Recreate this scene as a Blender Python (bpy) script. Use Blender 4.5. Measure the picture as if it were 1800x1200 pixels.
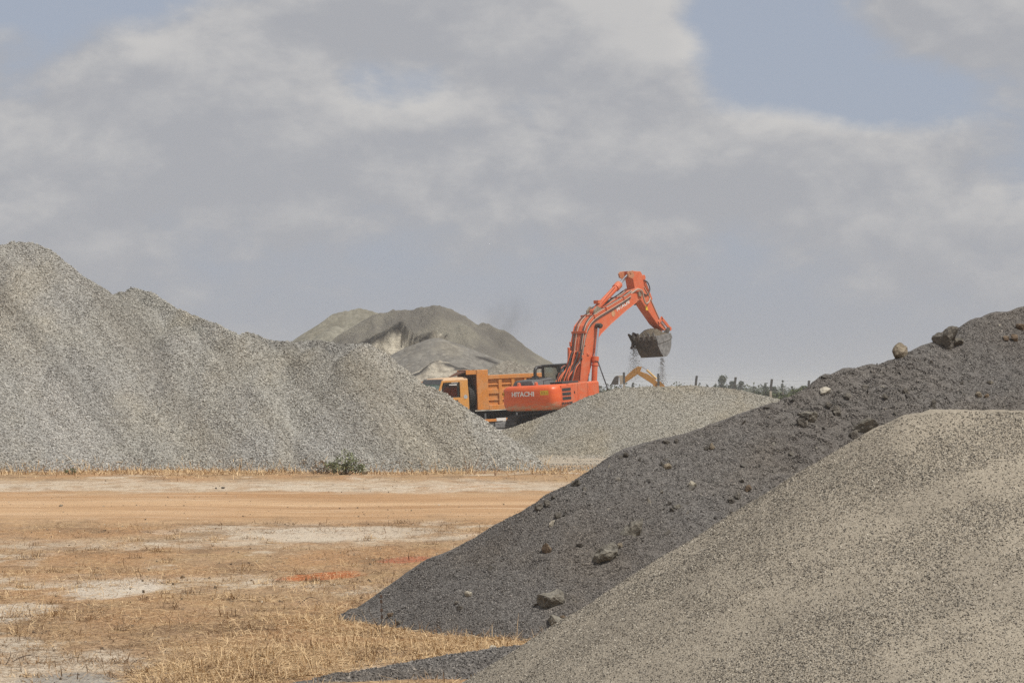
import bpy, math, random
import numpy as np
from mathutils import Vector, Matrix, Euler

for o in list(bpy.data.objects):
    bpy.data.objects.remove(o, do_unlink=True)
scn = bpy.context.scene
COL = scn.collection
R = math.radians

# ------------------------------------------------------------------ camera
FPX = 4250.0            # focal length in pixels of an 1800 px wide frame
CAM_H = 1.8
PITCH = math.atan(90 / FPX)
cam = bpy.data.cameras.new('camera')
cam.sensor_width = 36.0
cam.lens = 36.0 * FPX / 1800.0
cam.clip_start = 0.5
cam.clip_end = 20000
camo = bpy.data.objects.new('camera', cam)
COL.objects.link(camo)
camo.location = (0, 0, CAM_H)
camo.rotation_euler = (R(90) + PITCH, 0, 0)
scn.camera = camo

# ------------------------------------------------------------------ light
SUN_EL = R(60)
SUN_DIR = Vector((0.85, -0.53, 0)).normalized() * math.cos(SUN_EL) + Vector((0, 0, math.sin(SUN_EL)))
sun = bpy.data.lights.new('sun', 'SUN')
sun.energy = 4.2
sun.angle = R(1.2)
sun.color = (1.0, 0.955, 0.88)
suno = bpy.data.objects.new('sun', sun)
COL.objects.link(suno)
suno.rotation_euler = SUN_DIR.to_track_quat('Z', 'Y').to_euler()
suno.location = (30, -20, 60)

scn.view_settings.view_transform = 'Standard'
scn.view_settings.look = 'None'
scn.view_settings.gamma = 1
scn.view_settings.exposure = 0.0
scn.view_settings.use_curve_mapping = False
scn.cycles.use_denoising = False
scn.cycles.max_bounces = 6
scn.cycles.volume_bounces = 1


class NT:
    """small helper round a node tree"""
    def __init__(s, tree):
        s.t = tree
        s.n = tree.nodes
        s.l = tree.links

    def add(s, typ, **kw):
        n = s.n.new(typ)
        for k, v in kw.items():
            setattr(n, k, v)
        return n

    def put(s, sock, val):
        if isinstance(val, bpy.types.NodeSocket):
            s.l.new(val, sock)
        else:
            sock.default_value = val

    def math(s, op, a, b=None, c=None, clamp=False):
        n = s.add('ShaderNodeMath', operation=op, use_clamp=clamp)
        s.put(n.inputs[0], a)
        if b is not None:
            s.put(n.inputs[1], b)
        if c is not None:
            s.put(n.inputs[2], c)
        return n.outputs[0]

    def vmath(s, op, a, b=None, out=0):
        n = s.add('ShaderNodeVectorMath', operation=op)
        s.put(n.inputs[0], a)
        if b is not None:
            if op == 'SCALE':
                s.put(n.inputs[3], b)
            else:
                s.put(n.inputs[1], b)
        return n.outputs[out]

    def smooth(s, v, lo, hi, a=0.0, b=1.0):
        n = s.add('ShaderNodeMapRange', interpolation_type='SMOOTHSTEP')
        s.put(n.inputs[0], v)
        n.inputs[1].default_value = lo
        n.inputs[2].default_value = hi
        n.inputs[3].default_value = a
        n.inputs[4].default_value = b
        return n.outputs[0]

    def noise(s, vec, scale, detail=4.0, rough=0.55, dist=0.0, out=0):
        n = s.add('ShaderNodeTexNoise')
        s.put(n.inputs['Vector'], vec)
        n.inputs['Scale'].default_value = scale
        n.inputs['Detail'].default_value = detail
        n.inputs['Roughness'].default_value = rough
        n.inputs['Distortion'].default_value = dist
        return n.outputs[out]

    def mix(s, fac, a, b, mode='MIX'):
        n = s.add('ShaderNodeMix', data_type='RGBA', blend_type=mode)
        s.put(n.inputs[0], fac)
        for i, v in ((6, a), (7, b)):
            if isinstance(v, (tuple, list)):
                v = (*v[:3], 1.0)
            s.put(n.inputs[i], v)
        return n.outputs[2]

    def ramp(s, v, stops, interp='LINEAR'):
        n = s.add('ShaderNodeValToRGB')
        cr = n.color_ramp
        cr.interpolation = interp
        while len(cr.elements) > 1:
            cr.elements.remove(cr.elements[-1])
        for i, (p, c) in enumerate(stops):
            e = cr.elements[0] if i == 0 else cr.elements.new(p)
            e.position = p
            e.color = (*c[:3], 1.0)
        s.put(n.inputs[0], v)
        return n.outputs[0]

    def xyz(s, v):
        n = s.add('ShaderNodeSeparateXYZ')
        s.put(n.inputs[0], v)
        return n.outputs

    def comb(s, x, y, z):
        n = s.add('ShaderNodeCombineXYZ')
        for i, v in enumerate((x, y, z)):
            s.put(n.inputs[i], v)
        return n.outputs[0]


def blob(nt, d, px, py, rx, ry):
    """soft ellipse in the sky about the direction of a point of the view, 1 at its middle"""
    vx, vz = (px - 900) / FPX, (690 - py) / FPX
    o = nt.xyz(d)
    x = nt.math('DIVIDE', nt.math('SUBTRACT', nt.math('DIVIDE', o[0], nt.math('MAXIMUM', o[1], 0.05)), vx), rx / FPX)
    z = nt.math('DIVIDE', nt.math('SUBTRACT', o[2], vz), ry / FPX)
    r2 = nt.math('ADD', nt.math('MULTIPLY', x, x), nt.math('MULTIPLY', z, z))
    g = nt.math('POWER', 2.718, nt.math('MULTIPLY', r2, -1.0))
    return nt.math('MULTIPLY', g, nt.math('GREATER_THAN', o[1], 0.0))


def build_world():
    w = bpy.data.worlds.new('World')
    scn.world = w
    w.use_nodes = True
    nt = NT(w.node_tree)
    nt.n.clear()
    out = nt.add('ShaderNodeOutputWorld')
    bg = nt.add('ShaderNodeBackground')
    bg.inputs['Strength'].default_value = 0.1
    sky = nt.add('ShaderNodeTexSky', sky_type='NISHITA')
    sky.sun_disc = False
    sky.sun_elevation = SUN_EL
    sky.sun_rotation = math.atan2(SUN_DIR.x, SUN_DIR.y)
    sky.air_density = 1.0
    sky.dust_density = 2.0
    tc = nt.add('ShaderNodeTexCoord')
    d = nt.vmath('NORMALIZE', tc.outputs['Generated'])
    o = nt.xyz(d)
    # flattened cloud layers: stretched along the horizon as distant cumulus are
    def layer(dz):
        p = nt.comb(nt.math('MULTIPLY', o[0], 1.0), nt.math('MULTIPLY', o[1], 1.0),
                    nt.math('MULTIPLY', nt.math('ADD', o[2], dz), 1.75))
        a = nt.noise(p, 9.0, 9.0, 0.56, 0.1)
        return a
    n0 = layer(0.0)
    n1 = layer(0.012)
    p3 = nt.comb(o[0], o[1], nt.math('MULTIPLY', o[2], 1.9))
    wisps = nt.noise(p3, 34.0, 7.0, 0.6, 0.6)
    gaps = nt.math('ADD', nt.math('MULTIPLY', blob(nt, d, 1335, 95, 150, 140), 1.15), nt.math('MULTIPLY', blob(nt, d, 10, 5, 200, 60), 1.3))
    gaps = nt.math('ADD', gaps, nt.math('MULTIPLY', blob(nt, d, 1560, 190, 170, 50), 0.9))
    gaps = nt.math('ADD', gaps, nt.math('MULTIPLY', blob(nt, d, 690, 180, 130, 40), 0.25))
    gaps = nt.math('ADD', gaps, nt.math('MULTIPLY', blob(nt, d, 1330, 560, 420, 110), 0.35))
    fill = nt.math('ADD', nt.math('MULTIPLY', blob(nt, d, 990, 55, 200, 85), 1.4), blob(nt, d, 260, 230, 330, 120))
    fill = nt.math('ADD', fill, blob(nt, d, 650, 45, 260, 75))
    fill = nt.math('ADD', fill, nt.math('MULTIPLY', blob(nt, d, 1300, 300, 400, 90), 0.7))
    fill = nt.math('ADD', fill, nt.math('MULTIPLY', blob(nt, d, 1660, 60, 120, 60), 0.8))
    bias = nt.math('SUBTRACT', nt.math('MULTIPLY', fill, 0.20), nt.math('MULTIPLY', gaps, 0.27))
    dens = nt.math('ADD', nt.math('ADD', n0, bias), nt.math('MULTIPLY', nt.math('SUBTRACT', wisps, 0.5), 0.16))
    mask = nt.smooth(dens, 0.34, 0.55)
    thick = nt.smooth(dens, 0.47, 0.74)
    lit = nt.math('ADD', nt.math('MULTIPLY', nt.math('SUBTRACT', n0, n1), 4.4), nt.math('MULTIPLY', nt.math('SUBTRACT', wisps, 0.5), 0.95))
    lit = nt.math('ADD', lit, nt.math('MULTIPLY', blob(nt, d, 1110, 45, 150, 80), 0.6))
    lit = nt.math('SUBTRACT', lit, nt.math('MULTIPLY', blob(nt, d, 300, 260, 330, 60), 0.35))
    lit = nt.smooth(lit, -0.35, 0.85)
    shade = (3.95, 4.02, 4.25)
    bright = (6.1, 5.95, 5.75)
    cloud = nt.mix(lit, shade, bright)
    cloud = nt.mix(nt.math('MULTIPLY', thick, 0.25), cloud, shade)
    clear = nt.mix(0.85, sky.outputs[0], (3.75, 4.15, 5.0))
    c = nt.mix(nt.math('MULTIPLY', mask, 0.92), clear, cloud)
    # dusty air toward the horizon
    low = nt.smooth(o[2], 0.0, 0.10, 0.88, 0.0)
    c = nt.mix(low, c, (3.8, 3.9, 4.18))
    nt.l.new(c, bg.inputs['Color'])
    nt.l.new(bg.outputs[0], out.inputs[0])


build_world()

# ------------------------------------------------------------------ helpers
CP, SP = math.cos(PITCH), math.sin(PITCH)


def at(px, py, D):
    """world point seen at (px, py) of the 1800x1200 frame at distance D (along y)"""
    u, v = (px - 900) / FPX, (600 - py) / FPX
    dx, dy, dz = u, CP - v * SP, SP + v * CP
    t = D / dy
    return Vector((dx * t, D, CAM_H + dz * t))


def on_ground(px, py, z=0.0):
    u, v = (px - 900) / FPX, (600 - py) / FPX
    dx, dy, dz = u, CP - v * SP, SP + v * CP
    t = (z - CAM_H) / dz
    return Vector((dx * t, dy * t, z))


def tag(o, label=None, cat=None, group=None, kind=None):
    if label: o['label'] = label
    if cat: o['category'] = cat
    if group: o['group'] = group
    if kind: o['kind'] = kind
    return o


def empty(name, loc=(0, 0, 0), rot=None):
    o = bpy.data.objects.new(name, None)
    COL.objects.link(o)
    o.empty_display_size = 0.3
    o.location = loc
    if rot is not None:
        o.rotation_euler = rot
    return o


class MB:
    def __init__(s):
        s.v = []
        s.f = []

    def add(s, vs, fs):
        b = len(s.v)
        s.v += [tuple(v) for v in vs]
        s.f += [tuple(i + b for i in f) for f in fs]
        return s

    def box(s, x0, x1, y0, y1, z0, z1):
        return s.hexa([(x0, y0, z0), (x1, y0, z0), (x1, y1, z0), (x0, y1, z0),
                       (x0, y0, z1), (x1, y0, z1), (x1, y1, z1), (x0, y1, z1)])

    def hexa(s, p):
        return s.add(p, [(3, 2, 1, 0), (4, 5, 6, 7), (0, 1, 5, 4), (1, 2, 6, 5), (2, 3, 7, 6), (3, 0, 4, 7)])

    def prism(s, prof, a0, a1, axis='x', inset=None):
        """profile in the plane across axis, run from a0 to a1"""
        n = len(prof)
        def P(a, p, k=1.0):
            if axis == 'x': return (a, p[0], p[1])
            if axis == 'y': return (p[0], a, p[1])
            return (p[0], p[1], a)
        vs = [P(a0, p) for p in prof] + [P(a1, p) for p in prof]
        fs = [tuple(range(n))[::-1], tuple(range(n, 2 * n))]
        fs += [(i, (i + 1) % n, n + (i + 1) % n, n + i) for i in range(n)]
        return s.add(vs, fs)

    def tube(s, pts, r, n=8, caps=True, r1=None):
        pts = [Vector(p) for p in pts]
        m = len(pts)
        rings = []
        up = Vector((0, 0, 1))
        prev = None
        for i, p in enumerate(pts):
            if i == 0: t = pts[1] - p
            elif i == m - 1: t = p - pts[i - 1]
            else: t = (pts[i + 1] - pts[i - 1])
            t.normalize()
            ref = prev if prev is not None else (up if abs(t.z) < 0.9 else Vector((1, 0, 0)))
            a = ref - t * ref.dot(t)
            if a.length < 1e-4:
                a = Vector((1, 0, 0)) - t * t.x
            a.normalize()
            prev = a
            b = t.cross(a)
            rr = r if r1 is None else r + (r1 - r) * i / (m - 1)
            rings.append([p + (a * math.cos(q) + b * math.sin(q)) * rr for q in [2 * math.pi * j / n for j in range(n)]])
        vs = [v for g in rings for v in g]
        fs = []
        for i in range(m - 1):
            for j in range(n):
                k = (j + 1) % n
                fs.append((i * n + j, i * n + k, (i + 1) * n + k, (i + 1) * n + j))
        if caps:
            fs.append(tuple(range(n))[::-1])
            fs.append(tuple(range((m - 1) * n, m * n)))
        return s.add(vs, fs)

    def cyl(s, p0, p1, r, n=14, r1=None):
        return s.tube([p0, p1], r, n, True, r1)

    def build(s, name, mat, parent=None, bevel=0.0, smooth=False, seg=2, weld=False):
        me = bpy.data.meshes.new(name)
        me.from_pydata(s.v, [], s.f)
        me.validate()
        me.materials.append(mat)
        if smooth:
            me.polygons.foreach_set('use_smooth', [True] * len(me.polygons))
        o = bpy.data.objects.new(name, me)
        COL.objects.link(o)
        import bmesh
        bm = bmesh.new(); bm.from_mesh(me)
        bmesh.ops.recalc_face_normals(bm, faces=bm.faces)
        bm.to_mesh(me); bm.free()
        if smooth:
            try:
                me.set_sharp_from_angle(angle=R(40))
            except Exception:
                pass
        if bevel > 0:
            md = o.modifiers.new('bevel', 'BEVEL')
            md.width = bevel
            md.segments = seg
            md.limit_method = 'ANGLE'
            md.angle_limit = R(35)
        if parent is not None:
            o.parent = parent
        return o


def np_mesh(name, verts, faces, mat, parent=None, smooth=False, attrs=None):
    """mesh from arrays; faces is (n, k)"""
    me = bpy.data.meshes.new(name)
    verts = np.asarray(verts, dtype=np.float32)
    me.vertices.add(len(verts))
    me.vertices.foreach_set('co', verts.ravel())
    if faces is not None and len(faces):
        faces = np.asarray(faces, dtype=np.int32)
        n, k = faces.shape
        me.loops.add(n * k)
        me.loops.foreach_set('vertex_index', faces.ravel())
        me.polygons.add(n)
        me.polygons.foreach_set('loop_start', np.arange(0, n * k, k, dtype=np.int32))
        me.polygons.foreach_set('loop_total', np.full(n, k, dtype=np.int32))
        if smooth:
            me.polygons.foreach_set('use_smooth', np.ones(n, dtype=bool))
    me.update(calc_edges=True)
    for an, av in (attrs or {}).items():
        a = me.attributes.new(an, 'FLOAT', 'POINT')
        a.data.foreach_set('value', np.asarray(av, dtype=np.float32))
    if mat:
        me.materials.append(mat)
    o = bpy.data.objects.new(name, me)
    COL.objects.link(o)
    if parent is not None:
        o.parent = parent
    return o


def vnoise(x, y, seed):
    xi = np.floor(x).astype(np.int64); yi = np.floor(y).astype(np.int64)
    fx = x - xi; fy = y - yi
    fx = fx * fx * (3 - 2 * fx); fy = fy * fy * (3 - 2 * fy)
    def h(a, b):
        n = (a * 374761393 + b * 668265263 + seed * 1442695041) & 0x7fffffff
        n = ((n ^ (n >> 13)) * 1274126177) & 0x7fffffff
        return ((n ^ (n >> 16)) & 0xffff) / 65535.0
    a = h(xi, yi); b = h(xi + 1, yi); c = h(xi, yi + 1); d = h(xi + 1, yi + 1)
    return (a * (1 - fx) + b * fx) * (1 - fy) + (c * (1 - fx) + d * fx) * fy - 0.5


def fbm(x, y, scale, seed, octs=4, gain=0.5):
    s = 0; amp = 1.0; f = scale
    for i in range(octs):
        s = s + amp * vnoise(x * f + 17.3 * i, y * f - 9.1 * i, seed + i * 7)
        amp *= gain; f *= 2.07
    return s


# ------------------------------------------------------------------ materials
def mat_new(name):
    m = bpy.data.materials.new(name)
    m.use_nodes = True
    nt = NT(m.node_tree)
    nt.n.clear()
    out = nt.add('ShaderNodeOutputMaterial')
    b = nt.add('ShaderNodeBsdfPrincipled')
    nt.l.new(b.outputs[0], out.inputs[0])
    return m, nt, b


def bump(nt, b, h, strength, dist):
    n = nt.add('ShaderNodeBump')
    n.inputs['Strength'].default_value = strength
    n.inputs['Distance'].default_value = dist
    nt.put(n.inputs['Height'], h)
    nt.l.new(n.outputs[0], b.inputs['Normal'])


def paint(name, col, dust=(0.42, 0.34, 0.26), dust_amt=0.25, rough=0.42, metal=0.0, scale=2.5, spec=0.5):
    m, nt, b = mat_new(name)
    tc = nt.add('ShaderNodeTexCoord')
    p = tc.outputs['Object']
    n = nt.noise(p, scale, 6, 0.62)
    n2 = nt.noise(p, scale * 7, 4, 0.6)
    f = nt.smooth(nt.math('ADD', n, nt.math('MULTIPLY', n2, 0.35)), 0.55, 0.95, 0.04, dust_amt * 2)
    g = nt.add('ShaderNodeNewGeometry')
    up = nt.smooth(nt.xyz(g.outputs['Normal'])[2], 0.5, 1.0, 0.0, dust_amt)
    f = nt.math('ADD', f, up, clamp=True)
    c = nt.mix(f, col, dust)
    c = nt.mix(nt.smooth(n2, 0.42, 0.72, 0.0, 0.5), c, tuple(x * 0.5 + .012 for x in col))
    drip = nt.noise(nt.vmath('MULTIPLY', p, (3.0, 3.0, .5)), scale * 1.6, 5, .65)
    c = nt.mix(nt.smooth(drip, .52, .72, 0.0, dust_amt * 1.3), c, tuple(x * .55 for x in dust))
    nt.l.new(c, b.inputs['Base Color'])
    r = nt.math('ADD', nt.math('MULTIPLY', f, 0.5), rough, clamp=True)
    nt.l.new(r, b.inputs['Roughness'])
    b.inputs['Metallic'].default_value = metal
    b.inputs['Specular IOR Level'].default_value = spec
    return m


def plain(name, col, rough=0.6, metal=0.0, var=0.25, scale=12):
    m, nt, b = mat_new(name)
    tc = nt.add('ShaderNodeTexCoord')
    n = nt.noise(tc.outputs['Object'], scale, 5, 0.6)
    c = nt.mix(nt.smooth(n, 0.3, 0.7), tuple(x * (1 - var) for x in col), tuple(min(1, x * (1 + var)) for x in col))
    nt.l.new(c, b.inputs['Base Color'])
    b.inputs['Roughness'].default_value = rough
    b.inputs['Metallic'].default_value = metal
    return m


def glass(name, col=(0.60, 0.70, 0.72), refl=0.22):
    """thin pane: tinted see-through with a mirror-like sheen"""
    m = bpy.data.materials.new(name)
    m.use_nodes = True
    nt = NT(m.node_tree); nt.n.clear()
    out = nt.add('ShaderNodeOutputMaterial')
    t = nt.add('ShaderNodeBsdfTransparent'); t.inputs[0].default_value = (*col, 1)
    g = nt.add('ShaderNodeBsdfGlossy'); g.inputs[0].default_value = (.9, .9, .9, 1); g.inputs['Roughness'].default_value = .08
    mx = nt.add('ShaderNodeMixShader'); mx.inputs[0].default_value = refl
    nt.l.new(t.outputs[0], mx.inputs[1]); nt.l.new(g.outputs[0], mx.inputs[2])
    nt.l.new(mx.outputs[0], out.inputs[0])
    return m


def shear_vec(nt, p, sc):
    """coordinates drawn out along a fall line that runs aslant across the slope"""
    o = nt.xyz(p)
    u = nt.math('ADD', o[0], nt.math('MULTIPLY', o[2], sc[1]))
    v = nt.math('SUBTRACT', nt.math('MULTIPLY', o[0], sc[1]), o[2])
    return nt.comb(nt.math('MULTIPLY', u, sc[2]), nt.math('MULTIPLY', v, sc[3]), sc[4])


def gravel_mat(name, stops, vscale, bdist, tints=(), bstr=1.0, rough=0.92, coarse=None):
    """loose grains: cells with a grey of their own, gaps between them, broad tones over the slope"""
    m, nt, b = mat_new(name)
    g = nt.add('ShaderNodeNewGeometry')
    p = g.outputs['Position']
    v = nt.add('ShaderNodeTexVoronoi')
    nt.put(v.inputs['Vector'], p)
    v.inputs['Scale'].default_value = vscale
    v2 = nt.add('ShaderNodeTexVoronoi')
    nt.put(v2.inputs['Vector'], p)
    v2.inputs['Scale'].default_value = vscale * 2.3
    s1 = nt.add('ShaderNodeSeparateColor'); nt.l.new(v.outputs['Color'], s1.inputs[0])
    s2 = nt.add('ShaderNodeSeparateColor'); nt.l.new(v2.outputs['Color'], s2.inputs[0])
    val = nt.math('ADD', nt.math('MULTIPLY', s1.outputs[0], 0.65), nt.math('MULTIPLY', s2.outputs[0], 0.35))
    c = nt.ramp(val, stops)
    for col, sc, lo, hi, amt in tints:
        q = p
        if isinstance(sc, tuple) and sc[0] == 'shear':
            q = shear_vec(nt, p, sc); sc_ = 1.0
        elif isinstance(sc, tuple):
            q = nt.vmath('MULTIPLY', p, sc[1]); sc_ = sc[0]
        else:
            sc_ = sc
        t = nt.smooth(nt.noise(q, sc_, 4, 0.55), lo, hi, 0, amt)
        c = nt.mix(t, c, col, 'MULTIPLY')
    nt.l.new(c, b.inputs['Base Color'])
    b.inputs['Roughness'].default_value = rough
    b.inputs['Specular IOR Level'].default_value = 0.25
    h = nt.math('ADD', nt.math('MULTIPLY', v.outputs['Distance'], -1.0), nt.math('MULTIPLY', v2.outputs['Distance'], -0.4))
    bump(nt, b, h, bstr, bdist)
    return m


def stone_mat(name, stops, tints=(), rough=0.9):
    m, nt, b = mat_new(name)
    oi = nt.add('ShaderNodeObjectInfo')
    c = nt.ramp(oi.outputs['Random'], stops)
    g = nt.add('ShaderNodeNewGeometry')
    p = g.outputs['Position']
    for col, sc, lo, hi, amt in tints:
        q = p
        if isinstance(sc, tuple) and sc[0] == 'shear':
            q = shear_vec(nt, p, sc); sc = 1.0
        elif isinstance(sc, tuple):
            q = nt.vmath('MULTIPLY', p, sc[1]); sc = sc[0]
        t = nt.smooth(nt.noise(q, sc, 4, 0.55), lo, hi, 0, amt)
        c = nt.mix(t, c, col, 'MULTIPLY')
    nt.l.new(c, b.inputs['Base Color'])
    b.inputs['Roughness'].default_value = rough
    b.inputs['Specular IOR Level'].default_value = 0.3
    return m


_stone_groups = {}


def stone_group(mat, npts=9, seed=0):
    """geometry nodes: angular crushed stones on every point of the mesh"""
    ng = bpy.data.node_groups.new('crushed_stones', 'GeometryNodeTree')
    ng.interface.new_socket('Geometry', in_out='INPUT', socket_type='NodeSocketGeometry')
    ng.interface.new_socket('Geometry', in_out='OUTPUT', socket_type='NodeSocketGeometry')
    N, L = ng.nodes, ng.links
    gi = N.new('NodeGroupInput'); go = N.new('NodeGroupOutput')
    join = N.new('GeometryNodeGeometryToInstance')
    for k in range(7):
        pts = N.new('GeometryNodePoints')
        pts.inputs['Count'].default_value = npts
        rv = N.new('FunctionNodeRandomValue'); rv.data_type = 'FLOAT_VECTOR'
        rv.inputs[0].default_value = (-0.62, -0.5, -0.38)
        rv.inputs[1].default_value = (0.62, 0.5, 0.38)
        rv.inputs['Seed'].default_value = seed + 11 * k + 3
        L.new(rv.outputs[0], pts.inputs['Position'])
        ch = N.new('GeometryNodeConvexHull')
        L.new(pts.outputs[0], ch.inputs[0])
        sm = N.new('GeometryNodeSetMaterial')
        sm.inputs['Material'].default_value = mat
        L.new(ch.outputs[0], sm.inputs[0])
        L.new(sm.outputs[0], join.inputs[0])
    ip = N.new('GeometryNodeInstanceOnPoints')
    L.new(gi.outputs[0], ip.inputs['Points'])
    L.new(join.outputs[0], ip.inputs['Instance'])
    ip.inputs['Pick Instance'].default_value = True
    ri = N.new('FunctionNodeRandomValue'); ri.data_type = 'INT'
    ri.inputs['Min'].default_value = 0 if 'Min' in ri.inputs else 0
    for s in ri.inputs:
        if s.type == 'INT' and s.name == 'Max':
            s.default_value = 6
    ri.inputs['Seed'].default_value = 5
    io = [s for s in ri.outputs if s.type == 'INT' and s.enabled]
    L.new((io or [ri.outputs[2]])[0], ip.inputs['Instance Index'])
    rr = N.new('FunctionNodeRandomValue'); rr.data_type = 'FLOAT_VECTOR'
    rr.inputs[0].default_value = (0, 0, 0)
    rr.inputs[1].default_value = (6.283, 6.283, 6.283)
    L.new(rr.outputs[0], ip.inputs['Rotation'])
    na = N.new('GeometryNodeInputNamedAttribute'); na.data_type = 'FLOAT'
    na.inputs['Name'].default_value = 'size'
    cx = N.new('ShaderNodeCombineXYZ')
    for i in range(3):
        L.new(na.outputs[0], cx.inputs[i])
    L.new(cx.outputs[0], ip.inputs['Scale'])
    L.new(ip.outputs[0], go.inputs[0])
    return ng


def scatter(name, pts, sizes, mat, parent, seed=0):
    o = np_mesh(name, pts, None, None, parent, attrs={'size': sizes})
    md = o.modifiers.new('stones', 'NODES')
    md.node_group = stone_group(mat, seed=seed)
    o['kind'] = 'stuff'
    return o


# ------------------------------------------------------------------ heaps
class Heap:
    """loose material at its angle of repose under one or more ridge lines"""
    def __init__(s, ridges, k=0.72, r0=0.3, step=0.2, noise=()):
        P = []
        for rd in ridges:
            kk = k
            if isinstance(rd, tuple):
                rd, kk = rd
            for a, b in zip(rd[:-1], rd[1:]):
                a, b = Vector(a), Vector(b)
                n = max(1, int((b - a).length / step))
                for i in range(n):
                    P.append((*(a + (b - a) * (i / n)), kk))
            P.append((*rd[-1], kk))
        s.P = P
        s.r0 = r0
        s.noise = noise
        s.extra = None

    def h(s, x, y):
        x = np.asarray(x, dtype=float); y = np.asarray(y, dtype=float)
        out = np.full(x.shape, -50.0)
        for (a, b, z, k) in s.P:
            d = np.sqrt((x - a) ** 2 + (y - b) ** 2 + s.r0 ** 2) - s.r0
            np.maximum(out, z - k * d, out=out)
        for (amp, sx, sy, seed, octs) in s.noise:
            out = out + amp * fbm(x * sx, y * sy, 1.0, seed, octs)
        if s.extra:
            out = s.extra(x, y, out)
        # apron: the foot runs out thin on the ground
        return out

    def mesh(s, name, x0, x1, y0, y1, cell, mat, floor=-0.12, origin=None, smooth=True, attr=None):
        nx = int((x1 - x0) / cell) + 1; ny = int((y1 - y0) / cell) + 1
        X, Y = np.meshgrid(np.linspace(x0, x1, nx), np.linspace(y0, y1, ny))
        Z = s.h(X, Y)
        org = np.array(origin if origin is not None else ((x0 + x1) / 2, (y0 + y1) / 2, 0.0))
        keep = Z > floor
        idx = np.arange(nx * ny).reshape(ny, nx)
        q = np.stack([idx[:-1, :-1], idx[:-1, 1:], idx[1:, 1:], idx[1:, :-1]], -1).reshape(-1, 4)
        kq = keep.ravel()[q].any(axis=1)
        q = q[kq]
        used = np.unique(q)
        remap = np.full(nx * ny, -1); remap[used] = np.arange(len(used))
        V = np.stack([X.ravel(), Y.ravel(), np.maximum(Z.ravel(), floor - 0.1)], -1)[used] - org
        at_ = None
        if attr:
            at_ = {an: fn(X.ravel()[used], Y.ravel()[used]) for an, fn in attr.items()}
        o = np_mesh(name, V, remap[q], mat, None, smooth, attrs=at_)
        o.location = org
        s.org = org
        return o

    def points(s, n, x0, x1, y0, y1, seed, floor=0.01, facing=True, keep=None):
        rg = np.random.default_rng(seed)
        x = rg.uniform(x0, x1, n); y = rg.uniform(y0, y1, n)
        z = s.h(x, y)
        m = z > floor
        if facing:   # leave out the slope turned well away from the photograph's side
            e = 0.15
            zy = (s.h(x, y + e) - z) / e
            zx = (s.h(x + e, y) - z) / e
            nrm = np.stack([-zx, -zy, np.ones_like(zx)], -1)
            v = np.stack([-x, -y, CAM_H + 0.6 - z], -1)
            m &= (nrm * v).sum(-1) > -0.12 * np.linalg.norm(v, axis=-1)
        if keep is not None:
            m &= keep(x, y, rg)
        return np.stack([x, y, z], -1)[m]

    def hit(s, px, py, d0, d1):
        D = np.linspace(d0, d1, 2500)
        u, v = (px - 900) / FPX, (600 - py) / FPX
        dy = CP - v * SP
        t = D / dy
        X = u * t; Z = CAM_H + (SP + v * CP) * t
        H = s.h(X, D)
        w = np.where(Z <= H)[0]
        if len(w) == 0:
            j = int(np.argmin(Z - H))
        else:
            j = w[0]
        return Vector((X[j], D[j], H[j]))


def ridge(pts, D):
    """ridge points from (px, py[, extra depth]) at distance D (number or function of px)"""
    r = []
    for p in pts:
        d = D(p[0]) if callable(D) else D
        r.append(at(p[0], p[1], d + (p[2] if len(p) > 2 else 0)))
    return r


# ------------------------------------------------------------------ ground
def ground_h(x, y):
    x = np.asarray(x, float); y = np.asarray(y, float)
    near = np.clip((70 - y) / 10, 0, 1)
    z = 0.05 * fbm(x, y, 0.35, 3, 3) * near + 0.018 * fbm(x, y, 2.1, 9, 3) * np.clip((40 - y) / 10, 0, 1)
    # wheel ruts of the haul track, running across
    rut = np.exp(-((y - 36.6 - 0.02 * x) / 0.35) ** 2) + np.exp(-((y - 39.2 - 0.05 * x) / 0.4) ** 2) + \
        np.exp(-((y - 42.0 + 0.03 * x) / 0.4) ** 2) + np.exp(-((y - 45.5) / 0.5) ** 2)
    z = z - 0.035 * rut
    # the yard behind the heaps lies half a metre lower
    dip = np.clip((y - 78) / 10, 0, 1) * np.clip((205 - y) / 40, 0, 1)
    dip = dip * dip * (3 - 2 * dip)
    return z - 0.5 * dip


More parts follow.
